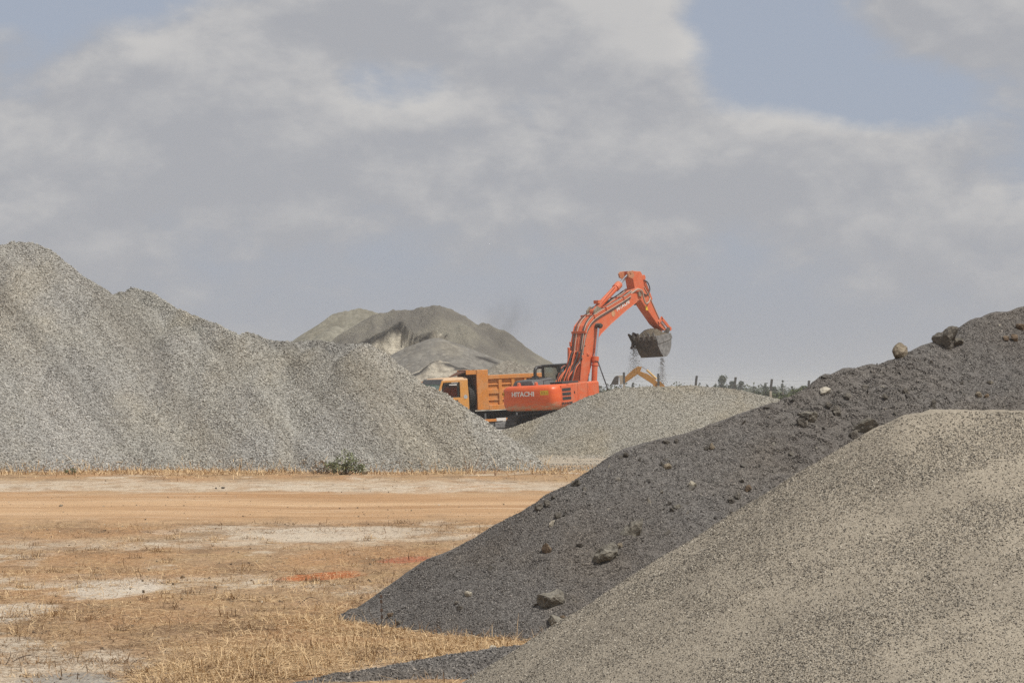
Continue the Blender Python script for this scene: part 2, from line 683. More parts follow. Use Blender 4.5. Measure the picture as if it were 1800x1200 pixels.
def build_ground():
    ys = np.concatenate([np.linspace(4, 12, 20), np.linspace(12.12, 30, 150), np.linspace(30.2, 60, 130),
                         np.linspace(60.6, 130, 90), np.geomspace(132, 2600, 60)])
    xs = np.concatenate([-np.geomspace(10, 1500, 40)[::-1], np.linspace(-9.8, 9.8, 160), np.geomspace(10, 1500, 40)])
    X, Y = np.meshgrid(xs, ys)
    Z = ground_h(X, Y)
    ny, nx = X.shape
    idx = np.arange(nx * ny).reshape(ny, nx)
    q = np.stack([idx[:-1, :-1], idx[:-1, 1:], idx[1:, 1:], idx[1:, :-1]], -1).reshape(-1, 4)
    # behind the photograph's position as well
    m, nt, b = mat_new('dry_ground')
    g = nt.add('ShaderNodeNewGeometry')
    p = g.outputs['Position']
    o = nt.xyz(p)
    flat = nt.comb(o[0], nt.math('MULTIPLY', o[1], 0.55), 0.0)
    n1 = nt.noise(flat, 0.55, 6, 0.6)
    n2 = nt.noise(flat, 2.6, 6, 0.65)
    n3 = nt.noise(flat, 16.0, 5, 0.7)
    n4 = nt.noise(nt.vmath('ADD', flat, (31.0, 7.0, 0.0)), 0.42, 6, 0.62)
    straw = nt.mix(nt.smooth(n3, 0.3, 0.72), (0.28, 0.175, 0.09), (0.54, 0.375, 0.205))
    earth = nt.mix(nt.smooth(n3, 0.3, 0.7), (0.27, 0.17, 0.095), (0.49, 0.33, 0.195))
    pale = nt.mix(nt.smooth(n3, 0.3, 0.7), (0.44, 0.36, 0.265), (0.68, 0.585, 0.465))
    c = nt.mix(nt.smooth(n2, 0.40, 0.62), earth, straw)
    pmask = nt.smooth(nt.math('ADD', n4, nt.math('MULTIPLY', nt.math('SUBTRACT', n2, 0.5), 0.45)), 0.535, 0.63)
    c = nt.mix(nt.math('MULTIPLY', pmask, 0.9), c, pale)
    red = nt.noise(nt.vmath('ADD', flat, (3.0, 51.0, 0.0)), 0.33, 6, 0.65)
    c = nt.mix(nt.smooth(red, 0.47, 0.62, 0.0, 0.65), c, nt.mix(nt.smooth(n3, 0.3, 0.7), (0.29, 0.15, 0.065), (0.53, 0.295, 0.14)))
    brn = nt.noise(nt.vmath('ADD', flat, (77.0, 5.0, 0.0)), 1.1, 6, 0.68)
    c = nt.mix(nt.smooth(brn, 0.50, 0.62, 0.0, 0.75), c, (0.22, 0.14, 0.08))
    # pale bare strips on both sides of the track
    def band(y0, w, slope=0.0):
        yy = nt.math('SUBTRACT', o[1], nt.math('ADD', y0, nt.math('MULTIPLY', o[0], slope)))
        yy = nt.math('ADD', yy, nt.math('ADD', nt.math('MULTIPLY', nt.math('SUBTRACT', n1, 0.5), 5.0), nt.math('MULTIPLY', nt.math('SUBTRACT', n2, 0.5), 2.5)))
        r = nt.math('DIVIDE', yy, w)
        return nt.math('POWER', 2.718, nt.math('MULTIPLY', nt.math('MULTIPLY', r, r), -1.0))
    c = nt.mix(nt.math('MULTIPLY', band(30.2, 1.0, 0.28), nt.smooth(n2, 0.36, 0.58, 0.1, 0.75)), c, pale)
    c = nt.mix(nt.math('MULTIPLY', band(22.3, 0.7, -0.1), nt.smooth(n2, 0.38, 0.58, 0.1, 0.9)), c, pale)
    # the haul track: orange earth worn in lines
    lines = nt.comb(nt.math('MULTIPLY', o[0], 0.07), nt.math('ADD', o[1], nt.math('MULTIPLY', o[0], 0.035)), 0.0)
    l1 = nt.noise(lines, 0.8, 7, 0.7)
    l2 = nt.noise(lines, 3.2, 5, 0.7)
    track = nt.mix(nt.smooth(l1, 0.36, 0.62), (0.38, 0.215, 0.105), (0.57, 0.38, 0.22))
    track = nt.mix(nt.smooth(l2, 0.52, 0.72, 0, 0.6), track, (0.66, 0.52, 0.38))
    track = nt.mix(nt.smooth(n3, 0.5, 0.8, 0, 0.3), track, (0.3, 0.19, 0.1))
    tm = nt.math('MULTIPLY', nt.smooth(nt.math('ADD', o[1], nt.math('ADD', nt.math('MULTIPLY', nt.math('SUBTRACT', n1, 0.5), 6.0), nt.math('MULTIPLY', nt.math('SUBTRACT', n2, 0.5), 4.0))), 32.6, 35.6),
                 nt.smooth(nt.math('ADD', o[1], nt.math('MULTIPLY', nt.math('SUBTRACT', l1, 0.5), 9.0)), 41.8, 46.2, 1.0, 0.0))
    c = nt.mix(nt.math('MULTIPLY', tm, 0.93), c, track)
    yw = nt.math('ADD', o[1], nt.math('MULTIPLY', nt.math('SUBTRACT', n1, 0.5), 8.0))
    lip = nt.math('MULTIPLY', nt.smooth(yw, 43.5, 45.5), nt.smooth(yw, 48.0, 51.0, 1.0, 0.0))
    c = nt.mix(nt.math('MULTIPLY', lip, nt.smooth(n2, 0.35, 0.6, 0.25, 0.85)), c, pale)
    # burnt-orange soil stains
    def stain(px, py, rx, ry, sl=0.75):
        q = on_ground(px, py)
        ax = nt.math('DIVIDE', nt.math('SUBTRACT', o[0], q.x), rx)
        ay = nt.math('DIVIDE', nt.math('SUBTRACT', nt.math('SUBTRACT', o[1], q.y), nt.math('MULTIPLY', nt.math('SUBTRACT', o[0], q.x), sl)), ry)
        r = nt.math('ADD', nt.math('MULTIPLY', ax, ax), nt.math('MULTIPLY', ay, ay))
        r = nt.math('ADD', r, nt.math('MULTIPLY', nt.math('SUBTRACT', nt.noise(flat, 7.0, 5, 0.65), 0.5), 1.6))
        return nt.smooth(r, 0.5, 1.2, 1.0, 0.0)
    c = nt.mix(nt.math('MULTIPLY', stain(565, 1012, 0.42, 0.62), 0.95), c, (0.47, 0.135, 0.04))
    c = nt.mix(nt.math('MULTIPLY', stain(712, 981, 0.30, 0.55), 0.85), c, (0.42, 0.14, 0.075))
    # grey grit: patch at the near left, spill in front of the dark heap, yard behind the heaps
    grit = nt.mix(n3, (0.25, 0.235, 0.21), (0.42, 0.40, 0.36))
    c = nt.mix(nt.math('MULTIPLY', stain(120, 1194, 0.34, 0.5, 0.0), 0.85), c, grit)
    yard = nt.smooth(nt.math('ADD', o[1], nt.math('MULTIPLY', nt.math('SUBTRACT', n1, 0.5), 4.0)), 57.5, 61.5)
    c = nt.mix(nt.math('MULTIPLY', yard, 0.9), c, nt.mix(n3, (0.30, 0.26, 0.20), (0.50, 0.45, 0.37)))
    scrub = nt.mix(nt.smooth(nt.noise(p, 0.05, 5, 0.6), 0.4, 0.6), (0.13, 0.14, 0.065), (0.26, 0.22, 0.12))
    c = nt.mix(nt.smooth(o[1], 175.0, 230.0), c, scrub)
    c = nt.mix(nt.math('MULTIPLY', stain(15, 1080, 0.36, 1.1, 0.0), 0.9), c, (0.66, 0.585, 0.48))
    c = nt.mix(nt.math('MULTIPLY', stain(600, 938, 1.3, 1.6, 0.3), 0.7), c, (0.60, 0.53, 0.43))
    c = nt.mix(nt.math('MULTIPLY', stain(20, 1135, 0.22, 0.5, 0.0), 0.6), c, (0.60, 0.53, 0.43))
    c = nt.mix(nt.math('MULTIPLY', stain(205, 1036, 0.42, 1.3, 0.0), 0.85), c, (0.64, 0.57, 0.475))
    # litter: dark bits, straw flecks and small clods
    litter = nt.noise(nt.vmath('MULTIPLY', p, (1.0, 0.35, 1.0)), 55.0, 4, 0.75)
    calm = nt.math('SUBTRACT', 1.0, nt.math('MULTIPLY', tm, 0.6))
    c = nt.mix(nt.math('MULTIPLY', nt.smooth(litter, 0.53, 0.66, 0.0, 0.7), calm), c, (0.15, 0.10, 0.065))
    c = nt.mix(nt.math('MULTIPLY', nt.smooth(litter, 0.47, 0.34, 0.0, 0.45), calm), c, (0.64, 0.50, 0.33))
    clod = nt.noise(nt.vmath('MULTIPLY', p, (1.0, 0.6, 1.0)), 7.0, 6, 0.75)
    c = nt.mix(nt.math('MULTIPLY', nt.smooth(clod, 0.56, 0.68, 0.0, 0.55), calm), c, (0.16, 0.11, 0.075))
    nt.l.new(c, b.inputs['Base Color'])
    b.inputs['Roughness'].default_value = 0.95
    b.inputs['Specular IOR Level'].default_value = 0.15
    bump(nt, b, nt.math('ADD', nt.math('MULTIPLY', n2, 0.6), nt.math('ADD', nt.math('MULTIPLY', litter, 0.4), nt.math('MULTIPLY', clod, 0.5))), 1.0, 0.06)
    go = np_mesh('ground', np.stack([X.ravel(), Y.ravel(), Z.ravel()], -1), q, m, None, True)
    tag(go, 'dry straw-coloured ground crossed by an orange dirt track', None, None, 'structure')
    back = MB().add([(-1500, -300, -0.02), (1500, -300, -0.02), (1500, 4.0, -0.02), (-1500, 4.0, -0.02)], [(0, 1, 2, 3)])
    bo = back.build('ground', m)
    tag(bo, 'dry ground behind the viewpoint', None, None, 'structure')


build_ground()

# ------------------------------------------------------------------ the stockpiles
# --- left: long pale crushed-stone stockpile
D_TOE = 55.4
KL = 0.74


def left_ridge(pts):
    r = []
    for p in pts:
        ang = (690 - p[1]) / FPX
        D = (D_TOE + 1.8 / KL) / (1 - ang / KL)
        r.append(at(p[0], p[1], D + (p[2] if len(p) > 2 else 0)))
    return r


left = Heap([
    left_ridge([(-420, 470), (-300, 440), (-150, 425), (-40, 425), (20, 422), (50, 427), (90, 446), (140, 478), (175, 506)]),
    left_ridge([(200, 522, 1.5), (232, 508, 2.6), (262, 517, 2.4), (300, 541, 1.8), (345, 560, 1.2), (380, 576, .6), (415, 598, .2)]),
    left_ridge([(432, 596, 1.6), (445, 592, 1.6), (462, 601, 1.3), (500, 607, .8), (540, 602, 1.2), (575, 610, .8), (600, 617, .4)]),
    left_ridge([(612, 616, .5), (640, 613, .4), (655, 625, .2), (670, 637), (700, 660), (730, 682), (769, 697), (808, 718), (850, 745), (866, 755), (900, 775), (930, 798), (950, 817)]),
], k=KL, r0=0.10, step=0.2, noise=((0.22, .28, .18, 11, 3), (0.16, .9, .25, 5, 3), (0.05, 2.6, 1.6, 23, 3)))
def left_lobes():
    h0 = left.h
    for (px_, back, up, n) in ((60, 2.2, .34, 0), (150, 3.6, .30, 0), (235, 1.6, .30, 0), (330, 1.3, .32, 0), (330, 3.2, .26, 0), (445, 1.4, .16, 0), (470, 2.4, .26, 0), (560, 1.1, .28, 0), (640, .7, .22, 0), (-120, 2.5, .35, 0)):
        best = min(left.P, key=lambda q: abs(q[0] - (px_ - 900) / FPX * q[1]))
        x0, y0 = best[0], best[1] - back
        z0 = float(h0(np.array([x0]), np.array([y0]))[0]) + up
        new_pts.append((x0, y0, z0, KL))


def left_gullies(x, y, out):
    u = x + .80 * (y - D_TOE)
    return out + .30 * fbm(u * .5, y * .06, 1.0, 121, 3) + .10 * fbm(u * 1.6, y * .12, 1.0, 123, 3)


new_pts = []
left_lobes()
left.P += new_pts
left.extra = left_gullies
lt = [((0.98, 0.99, 1.03), .35, .42, .62, .8), ((1.07, 1.02, 0.93), (1.0, (.35, .12, .25)), .5, .66, .75),
      ((0.70, 0.69, 0.68), ('shear', 1.0, .75, .07, 3.0), .50, .66, .75), ((1.14, 1.13, 1.12), ('shear', 1.0, .6, .06, 9.0), .50, .66, .8)]
GL = gravel_mat('pale_crushed_stone', [(0, (.15, .143, .127)), (.35, (.27, .26, .232)), (.7, (.37, .357, .32)), (1, (.46, .445, .40))],
                20.0, 0.04, lt)
SL = stone_mat('pale_stones', [(0, (.22, .212, .188)), (.3, (.315, .303, .270)), (.65, (.385, .371, .332)), (1, (.47, .453, .406))], lt)
lo = left.mesh('stone_stockpile', -25, 2.6, 53.5, 73, 0.11, GL)
tag(lo, 'long tall stockpile of pale crushed stone sloping down behind the dirt track', 'stone pile')
pts = left.points(360000, -17.5, 2.2, 54.6, 70.5, 1)
rg = np.random.default_rng(5)
scatter('loose_stones', pts - left.org, rg.uniform(.023, .058, len(pts)), SL, lo, 1)

# --- middle: low brown-grey gravel heap
mid = Heap([
    ridge([(860, 777), (885, 755), (905, 749), (940, 738), (985, 720), (1010, 709), (1040, 695), (1058, 690), (1085, 683), (1140, 680), (1180, 679)], 72.5),
    ridge([(1180, 679), (1215, 677), (1240, 680), (1265, 683), (1300, 686), (1330, 693), (1360, 699), (1385, 704), (1440, 716), (1560, 760)], 72.8),
], k=0.60, r0=0.2, step=0.12, noise=((0.05, .6, .5, 31, 3), (0.02, 2.5, 2.0, 37, 3)))
mt = [((1.08, 1.0, 0.86), .5, .4, .65, .6), ((0.8, 0.8, 0.82), .3, .5, .7, .5)]
GM = gravel_mat('brown_grey_gravel', [(0, (.14, .13, .11)), (.4, (.28, .263, .224)), (1, (.44, .42, .365))], 28.0, 0.03, mt)
SM = stone_mat('brown_grey_stones', [(0, (.15, .138, .115)), (.4, (.30, .282, .24)), (1, (.48, .455, .40))], mt)
mo = mid.mesh('gravel_heap', -2.6, 13.5, 67.5, 78, 0.09, GM)
tag(mo, 'low brown-grey gravel heap in front of the orange excavator', 'gravel pile')
pts = mid.points(130000, -2.2, 12.5, 68, 75, 2)
scatter('loose_stones', pts - mid.org, rg.uniform(.02, .048, len(pts)), SM, mo, 2)

# --- right: dark grey chippings
def DD(px):
    return float(np.interp(px, [590, 1000, 1390, 1800, 2200], [19.5, 19.3, 20.3, 22.0, 23.5]))


dark = Heap([
    ridge([(575, 1086), (596, 1080), (640, 1062), (680, 1040), (725, 1012), (770, 986), (810, 965), (850, 945), (885, 921), (905, 911), (940, 889), (962, 880), (985, 862), (1005, 849),
           (1050, 821), (1100, 796), (1150, 782), (1200, 771), (1250, 755), (1300, 740), (1345, 724), (1390, 706), (1440, 687), (1480, 668),
           (1510, 652), (1530, 643), (1550, 641), (1580, 628), (1610, 616), (1640, 609), (1670, 598), (1690, 583), (1715, 570), (1740, 561), (1800, 540),
           (1900, 505), (2050, 470), (2300, 470)], DD),
    ([on_ground(592, 1083) + Vector((0, .05, .02)), on_ground(640, 1094) + Vector((0, .2, .08)), on_ground(720, 1103) + Vector((0, .3, .15)),
      on_ground(840, 1108) + Vector((0, .35, .19)), on_ground(960, 1112) + Vector((0, .4, .24))], .5),
], k=0.70, r0=0.03, step=0.06, noise=((0.10, .9, .6, 41, 3), (0.035, 3.0, 2.4, 43, 3), (0.012, 11, 11, 47, 2)))
dt = [((0.90, 0.87, 0.84), .9, .4, .65, .8), ((1.10, 1.07, 1.02), (1.0, (1.4, .9, 1.4)), .52, .68, .8)]
GD = gravel_mat('dark_chippings', [(0, (.078, .072, .067)), (.45, (.140, .130, .121)), (.8, (.195, .182, .168)), (1, (.26, .245, .225))], 75.0, 0.012, dt)
SD = stone_mat('dark_chips', [(0, (.078, .072, .067)), (.45, (.143, .133, .124)), (.85, (.208, .194, .180)), (1, (.33, .307, .28))], dt)
def dark_rough(x, y, out):
    zone = np.exp(-((x - 3.0) / .95) ** 2) * np.clip((21.4 - y) / .5, 0, 1)
    led = fbm(x * 1.0 + y * .6, y * 1.6, 2.4, 131, 4, .6)
    return out + .16 * zone * np.abs(led) + .03 * fbm(x * 1.2, y * 1.2, 3.5, 133, 3)


dark.extra = dark_rough
do = dark.mesh('chippings_heap', -2.4, 12.8, 15.8, 28.6, 0.055, GD)
tag(do, 'dark grey heap of fine chippings strewn with lumps, filling the right', 'gravel pile')
pts = dark.points(480000, -1.9, 5.6, 16.6, 23.2, 3, floor=0.0)
scatter('loose_chips', pts - dark.org, rg.uniform(.006, .0155, len(pts)) * np.where(rg.random(len(pts)) < .02, 1.7, 1), SD, do, 3)

# --- its low spill nearer the lens
spill = Heap([[Vector((-1.02, 15.2, .035)), Vector((-0.55, 15.45, .09)), Vector((0.0, 15.7, .16)), Vector((0.5, 15.7, .2)), Vector((1.4, 15.6, .2))]],
             k=0.26, r0=0.1, step=0.05, noise=((0.05, 2.0, 2.0, 51, 3), (0.012, 9, 9, 53, 2)))
so = spill.mesh('chippings_spill', -1.7, 2.0, 14.0, 16.6, 0.03, GD, floor=-0.03)
tag(so, 'thin dark spill of chippings at the foot of the pale grit heap', 'gravel pile')
pts = spill.points(30000, -1.5, 1.4, 14.3, 16.5, 4, floor=0.0)
scatter('loose_chips', pts - spill.org, rg.uniform(.010, .024, len(pts)), SD, so, 4)

# --- front right: pale dusty grit heap with a flat top
light = Heap([
    ridge([(640, 1330), (720, 1270), (835, 1199), (900, 1160), (960, 1118), (1080, 1037), (1200, 961), (1300, 901), (1400, 842), (1500, 780), (1560, 746), (1600, 728)], 13.4),
    ridge([(1600, 727), (1650, 722), (1700, 721), (1800, 721), (2000, 722), (2300, 724)], 13.4),
    ridge([(1640, 722), (1800, 722), (2300, 722)], 14.2),
], k=0.66, r0=0.05, step=0.05, noise=((0.03, 1.3, 1.0, 61, 3), (0.012, 5, 5, 63, 3)))
SK = (1.0, (1.1, .75, 1.5))
G2 = gravel_mat('dusty_grit', [(0, (.17, .148, .116)), (.3, (.275, .24, .188)), (.65, (.335, .295, .233)), (1, (.40, .355, .285))], 120.0, 0.006,
                [((0.75, 0.75, 0.76), 1.6, .45, .65, .6)], bstr=0.7)
S2 = stone_mat('grit_chips', [(0, (.08, .072, .062)), (.3, (.13, .118, .101)), (.5, (.22, .20, .168)), (.8, (.37, .335, .278)), (1, (.52, .48, .405))], ())
l2 = light.mesh('grit_heap', -1.6, 6.0, 10.2, 17.0, 0.03, G2)
tag(l2, 'pale dusty grit heap with a flat top in the near corner', 'gravel pile')


def streaks(x, y, r):
    # bands lying along the flank, thick in places and thin where the dust shows
    z_ = light.h(x, y)
    a = fbm((z_ - .45 * x + .2 * y) * 3.6, (x + .6 * z_) * .65, 1.0, 71, 4, .55)
    b2 = fbm(x, y, 7.0, 73, 3)
    p = np.clip(0.52 + 1.6 * a + 0.5 * b2, 0.30, 1.0)
    return r.random(len(x)) < p


pts = light.points(480000, -0.9, 3.6, 11.0, 14.6, 6, floor=0.0, keep=streaks)
scatter('loose_grit', pts - light.org, rg.uniform(.0045, .0112, len(pts)), S2, l2, 6)

# ------------------------------------------------------------------ far hill of quarry dust
far_m, nt, b = mat_new('quarry_dust')
g = nt.add('ShaderNodeNewGeometry')
p = g.outputs['Position']
nn = nt.noise(p, .22, 6, .6)
n2 = nt.noise(nt.vmath('MULTIPLY', p, (1.2, 1.2, .35)), .9, 6, .65)
n3 = nt.noise(p, 5.0, 5, .7)
c = nt.mix(nt.smooth(nn, .38, .64), (.165, .152, .132), (.255, .236, .188))
c = nt.mix(nt.smooth(n2, .5, .72, 0, .65), c, (.27, .25, .205))
c = nt.mix(nt.smooth(n3, .35, .75, 0, .5), c, (.14, .13, .112))
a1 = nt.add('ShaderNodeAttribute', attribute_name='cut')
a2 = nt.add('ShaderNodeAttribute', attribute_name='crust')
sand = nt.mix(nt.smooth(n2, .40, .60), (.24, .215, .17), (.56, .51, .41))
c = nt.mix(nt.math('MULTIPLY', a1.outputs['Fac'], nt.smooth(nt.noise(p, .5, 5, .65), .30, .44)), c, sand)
c = nt.mix(a2.outputs['Fac'], c, (.040, .037, .034))  # dark crust, with painted shadow of the scarp in the same tone
nt.l.new(c, b.inputs['Base Color'])
b.inputs['Roughness'].default_value = .95
b.inputs['Specular IOR Level'].default_value = .2
bump(nt, b, nt.math('ADD', n3, n2), 1.0, .25)


def seg_dist(x, y, pl):
    best = np.full(np.shape(x), 1e9); side = np.zeros(np.shape(x)); tt = np.zeros(np.shape(x))
    L = 0
    for (a, b_) in zip(pl[:-1], pl[1:]):
        ax, ay = a[0], a[1]; bx, by = b_[0], b_[1]
        dx, dy = bx - ax, by - ay
        ln = math.hypot(dx, dy)
        t = np.clip(((x - ax) * dx + (y - ay) * dy) / ln ** 2, 0, 1)
        qx, qy = ax + t * dx, ay + t * dy
        d = np.hypot(x - qx, y - qy)
        sgn = np.sign((x - ax) * dy - (y - ay) * dx)
        m = d < best
        best = np.where(m, d, best); side = np.where(m, sgn, side); tt = np.where(m, L + t * ln, tt)
        L += ln
    return best, side, tt / L


pale_dust = gravel_mat('pale_quarry_dust', [(0, (.165, .154, .122)), (.5, (.21, .197, .157)), (1, (.26, .245, .197))], 3.0, .05,
                       [((.72, .71, .70), .28, .45, .62, .8), ((1.15, 1.13, 1.08), (1.0, (.6, .3, .9)), .5, .7, .6)])
shoulder = Heap([
    ridge([(505, 622), (530, 600), (560, 577), (580, 560), (590, 552), (608, 545), (632, 541), (652, 547), (668, 553), (700, 575)], 203),
    ridge([(520, 640), (556, 600), (590, 572), (606, 574), (625, 586), (640, 600)], 199),
], k=0.68, r0=0.2, step=0.4, noise=((.25, .3, .1, 281, 4), (.10, 1.4, .5, 283, 3)))
sh_ = shoulder.mesh('dust_shoulder', -28, 4, 180, 222, .25, pale_dust, floor=-.8)
tag(sh_, 'paler olive-grey dust heap forming the left shoulder of the far hill', 'dust pile')
hill = Heap([
    ridge([(600, 605), (640, 570), (668, 549), (690, 545), (722, 541), (760, 537), (790, 546), (815, 561), (838, 571), (858, 572), (876, 583), (900, 606), (925, 628), (945, 640), (975, 662)], 187),
    ridge([(815, 575), (826, 600), (830, 622)], 184.5),
], k=0.66, r0=0.2, step=0.4, noise=((0.35, .09, .06, 81, 3), (0.34, .75, .12, 83, 4), (.12, 1.9, .7, 87, 3)))

# slumped cut: an uneven scarp across the near flank, pale sand bared below it
SCL = [hill.hit(*q, 160, 205) for q in ((596, 622), (625, 606), (650, 596), (676, 583), (706, 566), (714, 577), (726, 588), (738, 592), (752, 587), (768, 584), (784, 590))]
SX = np.array([q.x for q in SCL]); SY = np.array([q.y for q in SCL])
SA = np.array([.4, .8, 1.1, 1.3, 1.7, 1.7, 1.7, 1.6, 1.3, .8, .3])


def cut_depth(x, y):
    ys = np.interp(x, SX, SY) + .25 * fbm(x, y * .2, 1.1, 95, 3)
    return ys - y, np.interp(x, SX, SA, left=0, right=0)


def scarp(x, y, out):
    d, A = cut_depth(x, y)
    rug = 1 + .5 * fbm(x, y * .35, 1.3, 96, 3)
    return out - np.where(d > 0, A * rug * np.clip(d / .6, 0, 1) * np.exp(-d / 4.0), 0.0)


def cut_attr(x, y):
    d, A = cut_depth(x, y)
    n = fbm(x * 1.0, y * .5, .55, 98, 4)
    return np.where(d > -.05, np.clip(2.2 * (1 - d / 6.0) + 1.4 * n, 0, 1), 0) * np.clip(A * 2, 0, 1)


def crust_shade_attr(x, y):
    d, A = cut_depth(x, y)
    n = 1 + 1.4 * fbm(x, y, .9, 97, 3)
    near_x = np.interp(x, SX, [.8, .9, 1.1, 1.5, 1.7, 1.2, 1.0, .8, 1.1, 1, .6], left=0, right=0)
    v = np.clip(1.5 - np.abs(d - .06) / (.11 * n * near_x + .01), 0, 1) * (near_x > 0)  # crust along the scarp edge, its overhang shadow painted in
    # dark streaks: shadow under the bare face, painted in
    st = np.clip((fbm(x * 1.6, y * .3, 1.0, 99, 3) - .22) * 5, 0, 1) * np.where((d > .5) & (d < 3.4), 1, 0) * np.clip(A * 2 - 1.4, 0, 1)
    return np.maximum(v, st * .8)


hill.extra = scarp
ho = hill.mesh('quarry_dust_hill', -24, 9, 168, 218, 0.2, far_m, floor=-.8, attr={'cut': cut_attr, 'crust': crust_shade_attr})
tag(ho, 'high grey-brown hill of quarry dust with slumped pale cuts, behind the truck', 'dust pile')

mound = Heap([ridge([(640, 690), (690, 648), (715, 623), (740, 604), (765, 595), (800, 607), (835, 621), (875, 636), (905, 648), (960, 676)], 168)],
             k=0.56, r0=0.7, step=0.4, noise=((.25, .14, .1, 101, 3), (.07, .9, .6, 103, 3)))
MCK = [mound.hit(*q, 150, 170) for q in ((842, 628), (858, 633), (882, 641))]


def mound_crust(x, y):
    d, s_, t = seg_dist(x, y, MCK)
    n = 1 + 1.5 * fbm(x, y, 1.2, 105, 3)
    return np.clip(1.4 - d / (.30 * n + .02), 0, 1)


mound_m = gravel_mat('dark_quarry_dust', [(0, (.12, .112, .10)), (.5, (.165, .155, .137)), (1, (.22, .207, .18))], 3.0, .05,
                     [((1.18, 1.14, 1.04), .3, .45, .65, .7), ((.8, .8, .8), (1.0, (.5, .3, .8)), .5, .7, .5)])
nt = NT(mound_m.node_tree)
pb = [n for n in nt.n if n.type == 'BSDF_PRINCIPLED'][0]
src = pb.inputs['Base Color'].links[0].from_socket
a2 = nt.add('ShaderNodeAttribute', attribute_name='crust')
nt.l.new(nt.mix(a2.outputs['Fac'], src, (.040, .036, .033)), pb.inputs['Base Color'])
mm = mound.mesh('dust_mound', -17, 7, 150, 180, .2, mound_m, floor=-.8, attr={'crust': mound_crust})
tag(mm, 'smooth dark grey dust mound leaning on the far quarry hill', 'dust pile')

sandh = Heap([ridge([(690, 684), (720, 661), (746, 646), (768, 633), (784, 637), (800, 644), (822, 651), (845, 650), (858, 655), (900, 680)], 152)],
             k=0.62, r0=.2, step=.3, noise=((.22, .3, .25, 111, 4), (.16, 1.4, .8, 113, 3)))
sm_, nt, b = mat_new('pale_sand')
g = nt.add('ShaderNodeNewGeometry'); p = g.outputs['Position']
n2 = nt.noise(nt.vmath('MULTIPLY', p, (1.3, 1.3, .5)), .8, 6, .65)
c = nt.mix(nt.smooth(n2, .38, .6), (.25, .22, .175), (.50, .45, .36))
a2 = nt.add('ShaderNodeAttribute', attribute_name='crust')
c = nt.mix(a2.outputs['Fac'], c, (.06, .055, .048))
nt.l.new(c, b.inputs['Base Color']); b.inputs['Roughness'].default_value = .95
bump(nt, b, nt.noise(p, 3.0, 6, .7), 1.0, .3)
CR = [sandh.hit(*q, 140, 156) for q in ((700, 676), (722, 660), (746, 647), (768, 634))]
CR2 = [sandh.hit(*q, 140, 156) for q in ((768, 634), (786, 640), (803, 647))]
CR3 = [sandh.hit(*q, 140, 156) for q in ((803, 650), (815, 647), (846, 651))]


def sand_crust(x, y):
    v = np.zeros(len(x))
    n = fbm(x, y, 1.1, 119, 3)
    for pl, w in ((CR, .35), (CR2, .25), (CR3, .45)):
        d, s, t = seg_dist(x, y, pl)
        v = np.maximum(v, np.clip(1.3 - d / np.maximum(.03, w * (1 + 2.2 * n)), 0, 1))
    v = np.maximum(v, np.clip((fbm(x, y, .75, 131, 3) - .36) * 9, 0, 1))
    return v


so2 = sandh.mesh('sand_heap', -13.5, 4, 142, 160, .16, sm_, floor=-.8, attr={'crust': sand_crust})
tag(so2, 'pale sand heap with a broken dark crust just behind the truck cab', 'sand pile')

# ------------------------------------------------------------------ orange excavator
ORANGE = paint('orange_paint', (0.64, 0.10, 0.022), (0.44, 0.29, 0.19), 0.22, 0.5)
ORANGE_ARM = paint('faded_orange_paint', (0.62, 0.115, 0.035), (0.50, 0.31, 0.21), 0.22, 0.5)
DARKM = plain('dark_grey_metal', (0.045, 0.045, 0.047), 0.6)
CABM = plain('cab_black_paint', (0.030, 0.028, 0.027), 0.45)
RUBBER = plain('black_rubber', (0.028, 0.027, 0.026), 0.8)
HOSE = plain('hose_rubber', (0.05, 0.048, 0.046), 0.55)
PIPE = paint('pipe_steel', (0.42, 0.33, 0.27), (0.3, 0.24, 0.18), 0.3, 0.5)
CHROME = plain('rod_chrome', (0.72, 0.74, 0.77), 0.16, 1.0, 0.05)
STEEL = plain('worn_steel', (0.20, 0.195, 0.19), 0.55, 0.25, 0.3, 5)
STEEL_D = plain('muddy_shaded_steel', (0.075, 0.062, 0.052), 0.8, 0.1, 0.4, 4)  # mud brown, also carries the shade of the buckets' dark faces
TRACKM = plain('track_steel', (0.085, 0.08, 0.075), 0.6, 0.4, 0.4, 5)
WHITE = plain('white_print', (0.72, 0.70, 0.67), 0.6, 0, 0.08)
YELLOW = plain('yellow_sticker', (0.66, 0.42, 0.03), 0.55, 0, 0.15)
BLACKP = plain('black_print', (0.03, 0.028, 0.026), 0.6, 0, 0.1)
GLASS = glass('cab_glass')
VENT = plain('vent_dark', (0.035, 0.03, 0.028), 0.7)
PIN = plain('pin_steel', (0.30, 0.26, 0.20), 0.5, 0.5)

# counterweight: scraped and dusty toward its lower edge
CWM, nt, b = mat_new('counterweight_paint')
tc = nt.add('ShaderNodeTexCoord'); p = tc.outputs['Object']; o3 = nt.xyz(p)
n = nt.noise(nt.vmath('MULTIPLY', p, (.9, .9, 3.5)), 1.5, 7, .65)
nf = nt.noise(nt.vmath('MULTIPLY', p, (2, 2, 12)), 2.5, 5, .6)
low = nt.smooth(nt.math('ADD', o3[2], nt.math('MULTIPLY', nt.math('SUBTRACT', n, .5), 1.1)), 1.28, 1.62, 1.0, 0.0)
low = nt.math('MULTIPLY', low, nt.smooth(nf, .36, .56))
c = nt.mix(nt.smooth(n, .3, .7), (.60, .085, .018), (.68, .12, .026))
c = nt.mix(nt.math('MULTIPLY', low, .85), c, (.40, .30, .19))
nt.l.new(c, b.inputs['Base Color'])
b.inputs['Roughness'].default_value = .42


